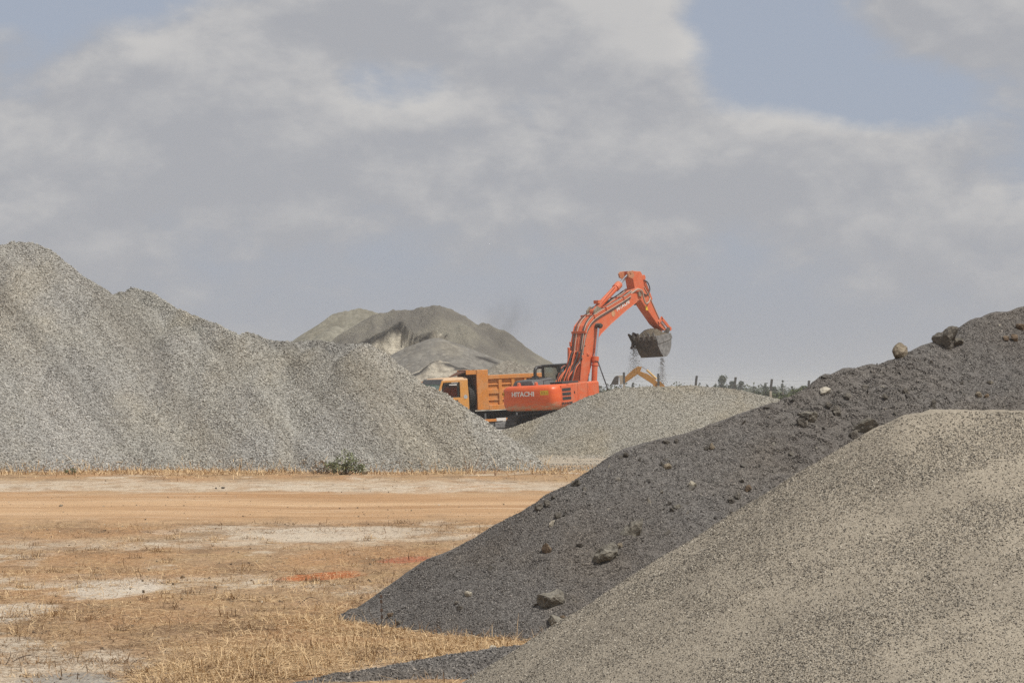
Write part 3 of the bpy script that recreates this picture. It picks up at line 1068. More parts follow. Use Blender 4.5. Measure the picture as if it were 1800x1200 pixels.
def tri_solver(loc, M):
    L = Vector(loc)
    def f(px, py, r):
        u, v = (px - 900) / FPX, (600 - py) / FPX
        d = Vector((u, CP - v * SP, SP + v * CP))
        A = Matrix((d, -M.col[1], -M.col[2])).transposed()
        s = A.inverted() @ (L + M.col[0] * r - Vector((0, 0, CAM_H)))
        return (s[1], s[2])
    return f


def text_mesh(body, size, align='LEFT', offset=0.0):
    cu = bpy.data.curves.new('lettering', 'FONT')
    cu.body = body
    cu.size = size
    cu.offset = offset
    cu.extrude = 0.006
    cu.align_x = align
    cu.resolution_u = 2
    ob = bpy.data.objects.new('lettering', cu)
    COL.objects.link(ob)
    bpy.context.view_layer.update()
    me = bpy.data.meshes.new_from_object(ob.evaluated_get(bpy.context.evaluated_depsgraph_get()))
    vs = [tuple(v.co) for v in me.vertices]
    fs = [tuple(pl.vertices) for pl in me.polygons]
    bpy.data.objects.remove(ob, do_unlink=True)
    bpy.data.curves.remove(cu)
    bpy.data.meshes.remove(me)
    w = max(v[0] for v in vs)
    h = max(v[1] for v in vs)
    return vs, fs, w, h


def chain_pt(prof, t):
    """point at fraction t along an open polyline of 2D points"""
    L = [0]
    for a, b_ in zip(prof[:-1], prof[1:]):
        L.append(L[-1] + math.hypot(b_[0] - a[0], b_[1] - a[1]))
    q = t * L[-1]
    for i in range(len(prof) - 1):
        if q <= L[i + 1] or i == len(prof) - 2:
            k = (q - L[i]) / max(1e-6, L[i + 1] - L[i])
            return (prof[i][0] + (prof[i + 1][0] - prof[i][0]) * k, prof[i][1] + (prof[i + 1][1] - prof[i][1]) * k)


def smooth_poly(pts, n=6):
    """Catmull-Rom through the points"""
    P = [Vector(p) for p in pts]
    P = [P[0] * 2 - P[1]] + P + [P[-1] * 2 - P[-2]]
    out = []
    for i in range(1, len(P) - 2):
        for j in range(n):
            t = j / n
            a, b_, c_, d_ = P[i - 1], P[i], P[i + 1], P[i + 2]
            out.append(0.5 * ((2 * b_) + (c_ - a) * t + (2 * a - 5 * b_ + 4 * c_ - d_) * t * t + (3 * b_ - a - 3 * c_ + d_) * t ** 3))
    out.append(P[-2])
    return out


def make_excavator():
    loc = at(998, 765, 106.25)
    eul = (Matrix.Rotation(-R(37), 3, 'Z') @ Matrix.Rotation(R(3.2), 3, 'X') @ Matrix.Rotation(-R(1.7), 3, 'Y'))
    root = empty('excavator', loc, eul.to_euler())
    tag(root, 'orange tracked excavator lifting a full bucket behind the low gravel heap', 'excavator')
    ex = tri_solver(loc, eul)
    W = lambda r, f, z: eul @ Vector((r, f, z)) + loc

    # --- tracks
    for sx in (-1.28, 1.28):
        m = MB()
        m.prism([(-1.85, .16), (1.85, .16), (2.0, .52), (1.8, .84), (-1.8, .84), (-2.0, .52)], sx - .16, sx + .16)
        t = m.build('track', TRACKM, root, .02)
        loop = []
        zc, rad, hf = .52, .45, 1.95
        for i in range(18): loop.append((-hf + 2 * hf * i / 18, zc + rad, 0.0))
        for i in range(8):
            a = math.pi / 2 - math.pi * i / 8
            loop.append((hf + rad * math.cos(a), zc + rad * math.sin(a), a - math.pi / 2))
        for i in range(18): loop.append((hf - 2 * hf * i / 18, zc - rad, math.pi))
        for i in range(8):
            a = -math.pi / 2 - math.pi * i / 8
            loop.append((-hf + rad * math.cos(a), zc + rad * math.sin(a), a - math.pi / 2))
        sh = MB()
        for (f, z, a) in loop:
            ca, sa = math.cos(a), math.sin(a)
            def q(u, w): return (f + u * ca - w * sa, z + u * sa + w * ca)
            for prof in ([(-.088, 0), (.088, 0), (.088, .028), (-.088, .028)], [(-.075, .028), (-.045, .028), (-.05, .065), (-.07, .065)],
                         [(.045, .028), (.075, .028), (.07, .055), (.05, .055)]):
                sh.prism([q(*k) for k in prof], sx - .3, sx + .3)
        so_ = sh.build('track_shoes', TRACKM, t)
        so_['kind'] = 'stuff'
        for f in (-hf, hf):
            w = MB(); w.cyl((sx - .1, f, zc), (sx + .1, f, zc), .42, 18); w.cyl((sx - .2, f, zc), (sx + .2, f, zc), .16, 12)
            w.build('sprocket' if f < 0 else 'idler', TRACKM, t, .01)
        for f in (-1.3, -.75, -.2, .35, .9, 1.4):
            w = MB(); w.cyl((sx - .18, f, .2), (sx + .18, f, .2), .13, 12)
            w.build('roller', TRACKM, t)
    m = MB(); m.box(-1.1, 1.1, -.7, .7, .35, .85); m.cyl((0, 0, .8), (0, 0, 1.12), .75, 24)
    m.build('undercarriage', DARKM, root, .03)
    m = MB(); m.box(-1.35, 1.35, -1.9, 1.6, 1.16, 1.35)
    m.build('platform', DARKM, root, .03)

    # --- counterweight
    def rear(r):
        a = abs(r)
        f = -3.02 + .17 * (a / 1.15) ** 2
        if a > 1.15:
            k = min(1.0, (a - 1.15) / .27)
            f = -2.85 + .42 * (1 - math.sqrt(max(0, 1 - k * k)))
        return f
    rs = [-1.42, -1.41, -1.38, -1.33, -1.26, -1.15, -.9, -.6, -.3, 0, .3, .6, .9, 1.15, 1.26, 1.33, 1.38, 1.41, 1.42]
    plan = [(r, rear(r)) for r in rs]
    levels = [(1.25, .22), (1.29, .10), (1.40, .03), (1.55, 0), (2.10, 0), (2.20, .03), (2.28, .10), (2.32, .20)]
    vs, fs = [], []
    for (z, ins) in levels:
        ring = []
        for (r, f) in plan:
            k = 1 - ins / 1.42
            ring.append((r * k, f + ins * (1 if f < -2.5 else .3), z))
        ring = [(ring[0][0], -1.72, z)] + ring + [(ring[-1][0], -1.72, z)]
        vs.append(ring)
    n = len(vs[0])
    flat = [v for g_ in vs for v in g_]
    for i in range(len(vs) - 1):
        for j in range(n):
            k = (j + 1) % n
            fs.append((i * n + j, i * n + k, (i + 1) * n + k, (i + 1) * n + j))
    fs.append(tuple(range(n))[::-1]); fs.append(tuple(range((len(vs) - 1) * n, len(vs) * n)))
    m = MB().add(flat, fs)
    cw = m.build('counterweight', CWM, root, 0, True)
    # cast seam grooves on both shoulders
    tv, tf, tw, th = text_mesh('HITACHI', .275, 'LEFT', .007)
    r0, r1, z0 = -.72, .50, 1.885
    k = (r1 - r0) / tw
    MB().add([(r0 + x * k, rear(r0 + x * k) - .006 - z, z0 + y) for x, y, z in tv], tf).build('lettering', WHITE, cw)
    for (a, b_) in ((.80, 1.17), (-1.40, -1.22)):
        m = MB()
        N = 6
        pts = [a + (b_ - a) * i / N for i in range(N + 1)]
        top = [(r, rear(r) - .006, 2.10) for r in pts]; bot = [(r, rear(r) - .006, 1.91) for r in pts]
        m.add(top + bot, [(i, i + 1, N + 2 + i, N + 1 + i) for i in range(N)])
        lab = m.build('warning_sticker', YELLOW, cw)
        sol = lab.modifiers.new('thick', 'SOLIDIFY'); sol.thickness = .004
        m = MB()
        for j in range(3):
            ra = a + (b_ - a) * (.15 + .28 * j); rb = ra + (b_ - a) * .14
            m.add([(ra, rear(ra) - .012, 2.06 - .02 * j), (rb, rear(rb) - .012, 2.05 - .02 * j), (rb, rear(rb) - .012, 1.96), (ra, rear(ra) - .012, 1.96)], [(0, 1, 2, 3)])
        mk = m.build('print', plain('dark_yellow_print', (.45, .22, .02), .6), lab); mk['kind'] = 'stuff'
        sol = mk.modifiers.new('thick', 'SOLIDIFY'); sol.thickness = .003
    for r in (-.62, .30):
        m = MB(); m.prism([(-2.62, 2.3), (-2.42, 2.3), (-2.46, 2.44), (-2.52, 2.475), (-2.58, 2.44)], r - .05, r + .05)
        m.build('lifting_lug', ORANGE, cw, .01)

    # --- right side of the house
    def side(name, f0, f1, z0, z1, x0, x1, mat=ORANGE, bev=.03):
        m = MB(); m.box(x0, x1, f0, f1, z0, z1)
        return m.build(name, mat, root, bev, False, 3)
    d = side('side_door', -1.715, -1.045, 1.36, 2.31, .9, 1.425)
    d2 = side('vent_panel', -2.26, -1.52, 1.5, 2.26, 1.2, 1.431, ORANGE, .01)
    for (za, zb) in ((2.02, 2.15), (1.83, 1.965), (1.645, 1.775)):
        m = MB()
        m.box(1.40, 1.434, -2.21, -1.57, za, zb)
        v = m.build('vent', VENT, d2)
        for j in range(2):
            zz = za + (zb - za) * (j + .5) / 2
            m = MB(); m.hexa([(1.436, -2.19, zz - .012), (1.450, -2.19, zz - .022), (1.450, -1.59, zz - .022), (1.436, -1.59, zz - .012),
                              (1.436, -2.19, zz), (1.450, -2.19, zz - .010), (1.450, -1.59, zz - .010), (1.436, -1.59, zz)])
            m.build('louvre', DARKM, v)
    side('tank_cover', -1.035, -.305, 1.36, 2.32, .9, 1.42)
    side('front_cover', -.295, .60, 1.36, 2.33, .9, 1.42, ORANGE, .07)
    side('tool_box', .62, 1.35, 1.3, 1.62, .8, 1.38, ORANGE, .03)
    m = MB(); m.box(1.426, 1.44, -1.32, -1.27, 1.88, 1.98)
    m.build('door_latch', VENT, d)
    tv, tf, tw, th = text_mesh('ZAXIS', .13, 'LEFT', .004)
    k = .80 / tw
    MB().add([(1.436 + z, -2.28 + x * k, 1.455 + y) for x, y, z in tv], tf).build('lettering', BLACKP, d2)
    side('left_cover', -1.7, -.15, 1.36, 2.2, -1.42, -.95)

    # --- engine deck
    m = MB(); m.hexa([(-1.20, -2.45, 2.1), (.25, -2.45, 2.1), (.25, -.75, 2.1), (-1.2, -.75, 2.1),
                      (-1.02, -2.3, 2.53), (-.08, -2.3, 2.53), (-.08, -.85, 2.60), (-1.02, -.85, 2.60)])
    hd = m.build('engine_hood', plain('hood_grey', (.085, .083, .082), .55), root, .05)
    m = MB()
    for i in range(4):
        m.box(-.9 + .2 * i, -.78 + .2 * i, -1.6, -1.0, 2.54, 2.615)
    m.build('hood_grille', VENT, hd, .008)
    m = MB(); m.tube([(.32, -2.0, 2.3), (.32, -2.0, 2.50), (.32, -1.5, 2.52), (.32, -1.0, 2.52), (.32, -.9, 2.3)], .02, 6)
    m.box(.3, .95, -1.5, -.3, 2.3, 2.40)
    m.build('deck_step', DARKM, root, .01)
    m = MB(); m.tube(smooth_poly([(-1.15, -.60, 2.2), (-1.15, -.60, 2.75), (-1.15, -.56, 2.96), (-1.15, -.40, 3.05), (-1.15, -.12, 3.05)]), .075, 10)
    m.cyl((-1.15, -.60, 2.40), (-1.15, -.60, 2.68), .15, 14)
    m.build('exhaust_pipe', CABM, root, 0, True)

    # --- cab on the left, black posts and tinted panes
    cb = MB()
    x0, x1, f0, f1, z0, z1 = -1.43, -.42, .26, 2.02, 1.34, 3.12
    cb.box(x0, x1, f0, f1, z0, 1.62)
    cab = cb.build('cab', CABM, root, .03)
    m = MB(); m.box(x0 - .01, x1 + .01, f0 - .01, f1 - .02, z1 - .10, z1 + .02)
    m.build('cab_roof', CABM, cab, .04)
    m = MB()
    pw = .09
    for (x, y, wx, wy) in ((x0, f0, .12, .12), (x1 - .12, f0, .12, .12), (x0, f1 - .08, .08, .08), (x1 - .08, f1 - .08, .08, .08),
                           (x0, 1.10, .07, .30), (x1 - .07, 1.18, .07, .16)):
        m.box(x, x + wx, y, y + wy, 1.62, z1 - .10)
    m.box(x0, x1, f0, f0 + .05, 1.62, 2.15)
    m.box(x1 - .05, x1, f0, f1, 1.62, 1.95)
    m.build('cab_pillars', CABM, cab, .015)
    for (a, bq) in (((x0 + .12, f0 + .03), (x1 - .12, f0 + .035)), ((x1 - .03, f0 + .12), (x1 - .025, 1.18)), ((x1 - .03, 1.34), (x1 - .025, f1 - .08)),
                    ((x0 + .02, f0 + .12), (x0 + .025, 1.10)), ((x0 + .08, f1 - .04), (x1 - .08, f1 - .035))):
        m = MB(); m.box(a[0], max(bq[0], a[0] + .005), a[1], max(bq[1], a[1] + .005), 2.15 if a[1] < 0 else 1.95, z1 - .10)
        m.build('window', GLASS, cab)
    m = MB(); m.box(-1.15, -.7, .65, 1.15, 1.62, 1.98); m.box(-1.15, -.7, .6, .72, 1.98, 2.55); m.box(-1.05, -.8, .6, .7, 2.55, 2.72)
    m.build('driver_seat', RUBBER, cab, .04)

    # --- boom
    under = [ex(*q, .35) for q in ((1033, 668), (1044, 620), (1050, 596), (1057, 586), (1075, 568), (1100, 546), (1120, 530))]
    topl = [ex(*q, .35) for q in ((1020, 668), (1024, 622), (1027, 595), (1032, 572), (1045, 555), (1060, 545.5), (1075, 537), (1110, 516))]
    pv = ex(1123.5, 516.5, .35)
    foot = (.55, 1.72)
    tipring = [(pv[0] + .30 * math.cos(a), pv[1] + .30 * math.sin(a)) for a in (R(-95), R(-50), R(-10), R(35), R(80), R(115))]
    prof = [(foot[0] + .05, foot[1] - .28), (foot[0] + .35, foot[1] - .05)] + under + tipring + topl[::-1] + [(foot[0] - .22, foot[1] + .15), (foot[0] - .15, foot[1] - .15)]
    m = MB(); m.prism(prof, -.34, .34)
    boom = m.build('boom', ORANGE_ARM, root, .025, False, 2)
    # flange edges along the web
    for sx in (-1, 1):
        m = MB()
        for ch in (under, topl):
            for a, c_ in zip(ch[:-1], ch[1:]):
                m.tube([(sx * .345, a[0], a[1]), (sx * .345, c_[0], c_[1])], .018, 6)
        m.build('weld_flange', ORANGE_ARM, boom)
    # lettering along the upper boom
    tv, tf, tw, th = text_mesh('HITACHI', .40, 'LEFT', .008)
    A = Vector((0, *ex(1084.5, 547, .345))); B = Vector((0, *ex(1106.5, 532.5, .345)))
    du = (B - A).normalized(); dv = Vector((0, -du.z, du.y))
    k = (B - A).length / tw
    kv = k * .95
    MB().add([Vector((.346 + z, 0, 0)) + A + du * (x * k) + dv * (y * kv) for x, y, z in tv], tf).build('lettering', WHITE, boom)
    a0 = ex(1078, 551, .345)
    m = MB(); m.cyl((.34, a0[0], a0[1]), (.347, a0[0], a0[1]), .14, 16)
    m.build('emblem', plain('faded_emblem', (.50, .27, .14), .6), boom)
    # pipes clamped on top of the boom, from the swivel hoses to the stick
    cl = [ex(*q, .3) for q in ((1021, 640), (1023.5, 622), (1026, 600), (1029.5, 580), (1036, 565), (1048, 553.5), (1075, 537.5), (1100, 522), (1112, 513))]
    nrm = []
    for i in range(len(cl)):
        a, c_ = cl[max(0, i - 1)], cl[min(len(cl) - 1, i + 1)]
        t = Vector((c_[0] - a[0], c_[1] - a[1])).normalized()
        nrm.append((-t.y, t.x))
    for r, up, rad, mt_ in ((.28, .06, .024, PIPE), (.20, .06, .026, HOSE), (.05, .05, .020, ORANGE_ARM), (-.10, .06, .026, PIPE), (-.22, .07, .028, HOSE)):
        pts_ = [(r, c_[0] + nn_[0] * up, c_[1] + nn_[1] * up) for c_, nn_ in zip(cl, nrm)]
        m = MB(); m.tube(smooth_poly(pts_, 5), rad, 7)
        m.build('oil_pipe', mt_, boom, 0, True)
    side_run = [ex(*q, .40) for q in ((1024, 630), (1028, 603), (1033, 582), (1041, 567), (1053, 556.5), (1080, 540), (1100, 527.5), (1110, 520))]
    for off, mt_ in ((0, PIPE), (.075, HOSE)):
        m = MB(); m.tube(smooth_poly([(.375, c_[0] - .02, c_[1] - off) for c_ in side_run], 5), .02, 6)
        m.build('oil_pipe', mt_, boom, 0, True)
    for q in ((1023, 628), (1029, 585), (1045, 556.5), (1066, 543.5), (1097, 525)):
        c_ = ex(*q, .35)
        m = MB(); m.box(-.38, .40, c_[0] - .05, c_[0] + .05, c_[1] - .02, c_[1] + .10)
        m.build('pipe_clamp', ORANGE_ARM, boom, .01)
    # bundle of hoses at the boom foot
    rn = random.Random(4)
    for i in range(11):
        r = -.38 + .075 * i
        z_up = 3.3 + rn.uniform(-.3, .3)
        pts_ = [(r * 1.25 - .05, -.05 + rn.uniform(-.15, .1), 2.2), (r * 1.2 - .03, .1 + rn.uniform(-.1, .15), 2.5 + rn.uniform(-.1, .15)),
                (r + rn.uniform(-.06, .06), .45 + rn.uniform(-.12, .08), 2.95), (r + rn.uniform(-.03, .03), .74 + .05 * rn.random(), z_up),
                (r, .92, 3.62 + rn.uniform(-.05, .15))]
        m = MB(); m.tube(smooth_poly(pts_, 5), .032 if i % 3 else .026, 7)
        m.build('hose', (ORANGE_ARM, HOSE, ORANGE)[i % 3], boom, 0, True)
    for q, h_ in (((1012, 608), .2), ((1009, 622), .3), ((1018, 625), .25)):
        c_ = ex(*q, -.1)
        m = MB(); m.box(-.42, .38, c_[0] - .02, c_[0] + .14, c_[1], c_[1] + .09); m.cyl((-.3, c_[0] - .1, c_[1]), (-.3, c_[0] - .1, c_[1] + h_), .06, 8)
        m.build('valve_block', ORANGE, boom, .012)
    m = MB(); m.tube(smooth_poly([(-.36, *ex(1032, 551, -.36)), (-.45, *ex(1036, 545, -.45)), (-.4, *ex(1041, 540.5, -.4)), (-.2, *ex(1047, 537.5, -.2))], 6), .02, 6)
    m.build('hose', HOSE, boom, 0, True)
    m = MB(); m.tube(smooth_poly([(.30, *ex(1109, 516, .3)), (.42, *ex(1121, 508.5, .42)), (.46, *ex(1129, 512, .46)), (.44, *ex(1131, 522, .44)), (.40, *ex(1135, 533, .4)),
                                  (.34, *ex(1140, 531, .34)), (.28, *ex(1143, 524, .28))], 6), .036, 8)
    m.build('hose', PIPE, boom, 0, True)
    m = MB(); m.tube(smooth_poly([(-.2, *ex(1113, 533, -.2)), (-.2, *ex(1116, 535.5, -.2)), (-.2, *ex(1120, 533, -.2))], 5), .03, 6)
    m.build('hose', HOSE, boom, 0, True)
    m = MB(); m.cyl((-.42, pv[0], pv[1]), (.42, pv[0], pv[1]), .13, 16)
    m.build('pivot_pin', PIN, boom, .01)

    # --- boom cylinders either side
    for sx in (-.50, .50):
        e1, e2, e3 = ex(1052, 572.5, .5), ex(1046.3, 629, .5), (1.40, 1.55)
        m = MB(); m.cyl((sx, e3[0], e3[1]), (sx, e2[0], e2[1]), .13, 16)
        dn = Vector((0, e2[0] - e3[0], e2[1] - e3[1])).normalized()
        E2 = Vector((sx, e2[0], e2[1]))
        m.cyl(E2 - dn * .16, E2 + dn * .06, .165, 16); m.cyl(E2 - dn * .36, E2 - dn * .30, .15, 16)
        c_ = m.build('boom_cylinder', ORANGE, root, .01)
        m = MB(); m.cyl((sx, e2[0], e2[1]), (sx, e1[0], e1[1]), .062, 12)
        m.build('rod', CHROME, c_, 0, True)
        m = MB(); m.cyl((sx - .11, e1[0], e1[1]), (sx + .13, e1[0], e1[1]), .12, 14); m.box(sx + .13, sx + .16, e1[0] - .12, e1[0] + .12, e1[1] - .06, e1[1] + .06)
        m.build('pin_boss', STEEL_D, c_, .01)
        E0 = E2 - dn * .33
        m = MB(); m.tube([(sx + .12, E0.y, E0.z), (sx + .12, E0.y + .12, E0.z - .02), (sx + .12, *ex(1052, 643, .62))], .025, 6)
        m.build('oil_pipe', ORANGE, c_)
    # mirror stay on the right front corner
    m = MB(); m.tube([(.7, *ex(1047, 635, .7)), (.9, *ex(1051, 635.2, .9)), (1.2, *ex(1058, 655, 1.2)), (1.3, *ex(1067, 680, 1.3)), (1.3, *ex(1069, 687, 1.3))], .028, 7)
    m.build('mirror_stay', DARKM, root)

    # --- stick
    sp = [ex(*q, .22) for q in ((1111, 476), (1126, 477), (1128.5, 481), (1133, 503), (1141, 517), (1149, 535), (1162, 564), (1170, 574.5), (1171.5, 578.5), (1168, 581),
                                (1155, 569), (1123, 523), (1116, 508), (1112.5, 489))]
    m = MB(); m.prism(sp, -.22, .22)
    stick = m.build('stick', ORANGE_ARM, root, .02)
    for sx in (-1, 1):
        m = MB(); c0 = ex(1108.5, 479, .27)
        m.prism([ex(*q, .27) for q in ((1103.5, 480), (1106, 476.5), (1113, 475.5), (1115, 484), (1112, 490), (1105, 487))], sx * .24 - .035, sx * .24 + .035)
        m.cyl((sx * .20, c0[0], c0[1]), (sx * .30, c0[0], c0[1]), .07, 14)
        m.build('pin_bracket', paint('worn_orange', (.48, .16, .07), (.40, .28, .18), .4, .6), stick, .01)
    m = MB()
    for a, c_ in zip(sp[3:7], sp[4:8]):
        m.tube([(.235, a[0] - .06, a[1] - .04), (.235, c_[0] - .06, c_[1] - .04)], .018, 6)
        m.tube([(.12, a[0] + .05, a[1] + .05), (.12, c_[0] + .05, c_[1] + .05)], .024, 6)
    m.build('oil_pipe', PIPE, stick)
    m = MB(); m.tube(smooth_poly([(.1, *ex(1131, 492, .1)), (.15, *ex(1138, 496, .15)), (.18, *ex(1142, 506, .18)), (.2, *ex(1141, 514, .2)), (.25, *ex(1137, 518.5, .25)), (.26, *ex(1131, 516.5, .26))], 6), .028, 7)
    m.build('hose', HOSE, stick, 0, True)
    y0 = ex(1137, 541, .225)
    m = MB(); m.hexa([(.222, y0[0] - .08, y0[1] - .1), (.227, y0[0] - .08, y0[1] - .1), (.227, y0[0] + .10, y0[1] - .12), (.222, y0[0] + .10, y0[1] - .12),
                      (.222, y0[0] - .14, y0[1] + .08), (.227, y0[0] - .14, y0[1] + .08), (.227, y0[0] + .02, y0[1] + .1), (.222, y0[0] + .02, y0[1] + .1)])
    m.build('warning_sticker', YELLOW, stick)

    # --- stick cylinder over the boom
    s0, s1, s2, s3 = ex(1043, 549, 0), ex(1049, 541, 0), ex(1087.5, 500.5, 0), ex(1106.5, 480, 0)
    m = MB(); m.cyl((0, *s1), (0, *s2), .135, 18)
    dn = Vector((0, s2[0] - s1[0], s2[1] - s1[1])).normalized(); S2v = Vector((0, *s2))
    m.cyl(S2v - dn * .32, S2v + dn * .05, .175, 18)
    m.cyl((-.12, *s0), (.12, *s0), .15, 12)
    m.cyl((0, *s0), (0, *s1), .11, 12)
    stc = m.build('stick_cylinder', ORANGE, root, .012)
    m = MB(); m.cyl(S2v, (0, *s3), .068, 12)
    m.build('rod', CHROME, stc, 0, True)
    m = MB(); m.box(-.13, .13, s1[0] - .05, s1[0] + .40, s1[1] + .18, s1[1] + .34); m.tube([(.13, s1[0], s1[1] + .1), (.17, s2[0] - .4, s2[1] + .02)], .022, 6)
    m.build('valve_block', ORANGE, stc, .015)
    for sx in (-.2, .2):
        m = MB(); b0 = ex(1046, 553, 0)
        m.prism([(b0[0] - .42, b0[1] - .40), (b0[0] + .55, b0[1] - .02), (b0[0] + .2, b0[1] + .28), (b0[0] - .1, b0[1] + .38), (b0[0] - .35, b0[1] + .2)], sx - .035, sx + .035)
        m.build('cylinder_bracket', PIN, boom, .01)

    # --- bucket cylinder on the back of the stick, and the link to the bucket
    q0, q1, q2 = ex(1128.5, 488, 0), ex(1143, 527, 0), ex(1155.5, 560, 0)
    m = MB(); m.cyl((0, *q0), (0, *q1), .115, 14); m.cyl((-.12, *q0), (.12, *q0), .13, 10)
    bc = m.build('bucket_cylinder', ORANGE_ARM, root, .01)
    m = MB(); m.cyl((0, *q1), (0, *q2), .055, 10)
    m.build('rod', PIPE, bc)
    tip = ex(1167, 578, 0)
    lk = ex(1151, 566, 0)
    for sx in (-.24, .24):
        m = MB()
        def strap(a, c_, wd):
            d_ = Vector((c_[0] - a[0], c_[1] - a[1])).normalized(); n_ = Vector((-d_.y, d_.x)) * wd
            A_, C_ = Vector(a) - d_ * wd, Vector(c_) + d_ * wd
            m.prism([tuple(A_ - n_), tuple(C_ - n_), tuple(C_ + n_), tuple(A_ + n_)], sx - .03, sx + .03)
        strap(q2, lk, .07)
        m.build('link_arm', ORANGE_ARM, root, .01)
        m = MB()
        strap(q2, ex(1170, 578, 0), .075)
        m.cyl((sx * 1.15, *ex(1170, 578, 0)), (sx * .85, *ex(1170, 578, 0)), .10, 12)
        m.build('bucket_link', ORANGE, root, .01)

    # --- bucket, curled up full
    P = [ex(*q, .62) for q in ((1151.5, 591), (1156, 606), (1162, 620), (1166.5, 627), (1172, 626), (1177, 620), (1180, 608), (1180.5, 592), (1178, 585))]
    n = len(P)
    bk = MB()
    t = .035
    cx_ = sum(p_[0] for p_ in P) / n; cz_ = sum(p_[1] for p_ in P) / n
    Pin = [(p_[0] + (cx_ - p_[0]) * .07, p_[1] + (cz_ - p_[1]) * .07) for p_ in P]
    w = .62
    vs = [(-w, *p_) for p_ in P] + [(w, *p_) for p_ in P] + [(-w + t, *p_) for p_ in Pin] + [(w - t, *p_) for p_ in Pin]
    fs = [(i, i + 1, n + i + 1, n + i) for i in range(n - 1)] + [(2 * n + i, 3 * n + i, 3 * n + i + 1, 2 * n + i + 1) for i in range(n - 1)]
    fs += [(0, n, 3 * n, 2 * n), (n - 1, 3 * n - 1, 4 * n - 1, 2 * n - 1)]
    bk.add(vs, fs)
    bucket = bk.build('bucket', STEEL_D, root)  # shell darker than the side plates: its shadowed side is in the colour
    for sx in (-1, 1):
        m = MB(); m.prism(P, sx * w - (t if sx > 0 else 0) + .004 * sx, sx * w + (t if sx < 0 else 0) + .004 * sx)
        sp_ = m.build('side_plate', STEEL, bucket, .008)
        # reinforcing strip along the open edge
        m = MB()
        hi = [P[0]] + [P[-1]] + [P[-2]]
        e = [(P[0][0], P[0][1]), (P[-1][0], P[-1][1]), (P[-2][0] + .02, P[-2][1] - .05), (P[-1][0] - .3, P[-1][1] - .34), (P[0][0] + .18, P[0][1] - .36)]
        m.prism(e, sx * (w + .006), sx * (w + .04))
        m.build('wear_strip', STEEL, sp_, .008)
    lip = P[0]
    dl = Vector((P[0][0] - P[2][0], P[0][1] - P[2][1])).normalized()
    for i, r in enumerate((-.56, -.28, 0, .28, .56)):
        m = MB(); a = Vector((lip[0], lip[1]))
        nn_ = Vector((-dl.y, dl.x)) * .045
        p1 = a - dl * .16; p2 = a + dl * .20
        m.hexa([(r - .07, *(p1 - nn_)), (r + .07, *(p1 - nn_)), (r + .07, *(p1 + nn_)), (r - .07, *(p1 + nn_)),
                (r - .045, *(p2 - nn_ * .25)), (r + .045, *(p2 - nn_ * .25)), (r + .045, *(p2 + nn_ * .25)), (r - .045, *(p2 + nn_ * .25))])
        m.build('tooth', STEEL, bucket, .006)
    # side cutter with two prongs beyond the left corner
    sc = [ex(*q, -.66) for q in ((1121, 588), (1113.5, 584), (1112, 584.2), (1114, 589), (1111.5, 590.5), (1105.5, 586.5), (1104, 587.5), (1108.5, 597), (1111, 602), (1110.5, 608), (1108, 612.5), (1110, 613.5),
                                 (1114.5, 609), (1117, 606), (1121, 612))]
    m = MB(); m.prism(sc, -.70, -.635)
    m.build('side_cutter', STEEL_D, bucket, .008)
    for sx in (-.25, .25):
        m = MB(); a = (P[-1][0], P[-1][1])
        m.prism([(a[0] - .35, a[1] - .2), (a[0] + .1, a[1] - .3), (tip[0] + .12, tip[1] - .05), (tip[0] + .05, tip[1] + .1), (tip[0] - .15, tip[1] + .02)], sx - .03, sx + .03)
        m.build('hinge_ear', STEEL_D, bucket, .01)

    # --- the load heaped in the bucket
    load = [ex(*q, 0) for q in ((1135, 588), (1146, 579), (1158, 577), (1172, 583))]
    rg_ = np.random.default_rng(8)
    nx, ny = 22, 22
    vs = []
    for j in range(ny):
        for i in range(nx):
            u, v = i / (nx - 1), j / (ny - 1)
            f = P[0][0] + .03 + (P[-1][0] - P[0][0] - .06) * v
            z = P[0][1] - .04 + (P[-1][1] - P[0][1]) * v
            e_ = (1 - abs(2 * u - 1) ** 2.2) * (1 - abs(2 * v - 1.0) ** 2.4)
            z += .34 * e_ * (1 + .3 * (.5 - u)) + rg_.normal() * .012
            vs.append(((u * 2 - 1) * (w - .04), f, z))
    fs = [(j * nx + i, j * nx + i + 1, (j + 1) * nx + i + 1, (j + 1) * nx + i) for j in range(ny - 1) for i in range(nx - 1)]
    base = len(vs)
    vs += [((u * 2 - 1) * (w - .06), f, z) for (u, f, z) in ((0, P[0][0] + .1, P[0][1] - .2), (1, P[0][0] + .1, P[0][1] - .2), (1, P[-1][0] - .1, P[-1][1] - .2), (0, P[-1][0] - .1, P[-1][1] - .2))]
    c0, c1, c2, c3 = 0, nx - 1, nx * ny - 1, nx * (ny - 1)
    fs += [(base, base + 1, c1, c0), (base + 1, base + 2, c2, c1), (base + 2, base + 3, c3, c2), (base + 3, base, c0, c3), (base + 3, base + 2, base + 1, base)]
    lm = gravel_mat('damp_dirt', [(0, (.07, .058, .043)), (.5, (.135, .112, .082)), (1, (.21, .18, .135))], 22, .04)
    o_ = MB().add(vs, fs).build('bucket_load', lm, None, 0, True)
    o_.matrix_world = Matrix.Translation(loc) @ eul.to_4x4()
    tag(o_, 'brown heap of damp gravel filling the raised excavator bucket', 'gravel load')

    # --- grit spilling from the bucket
    fv, ff = [], []
    def crumb(c_, s_):
        b0 = len(fv)
        for k_ in range(4):
            fv.append(tuple(c_[i] + rg_.normal() * s_ for i in range(3)))
        ff.extend([(b0, b0 + 1, b0 + 2), (b0, b0 + 2, b0 + 3), (b0, b0 + 3, b0 + 1), (b0 + 1, b0 + 3, b0 + 2)])
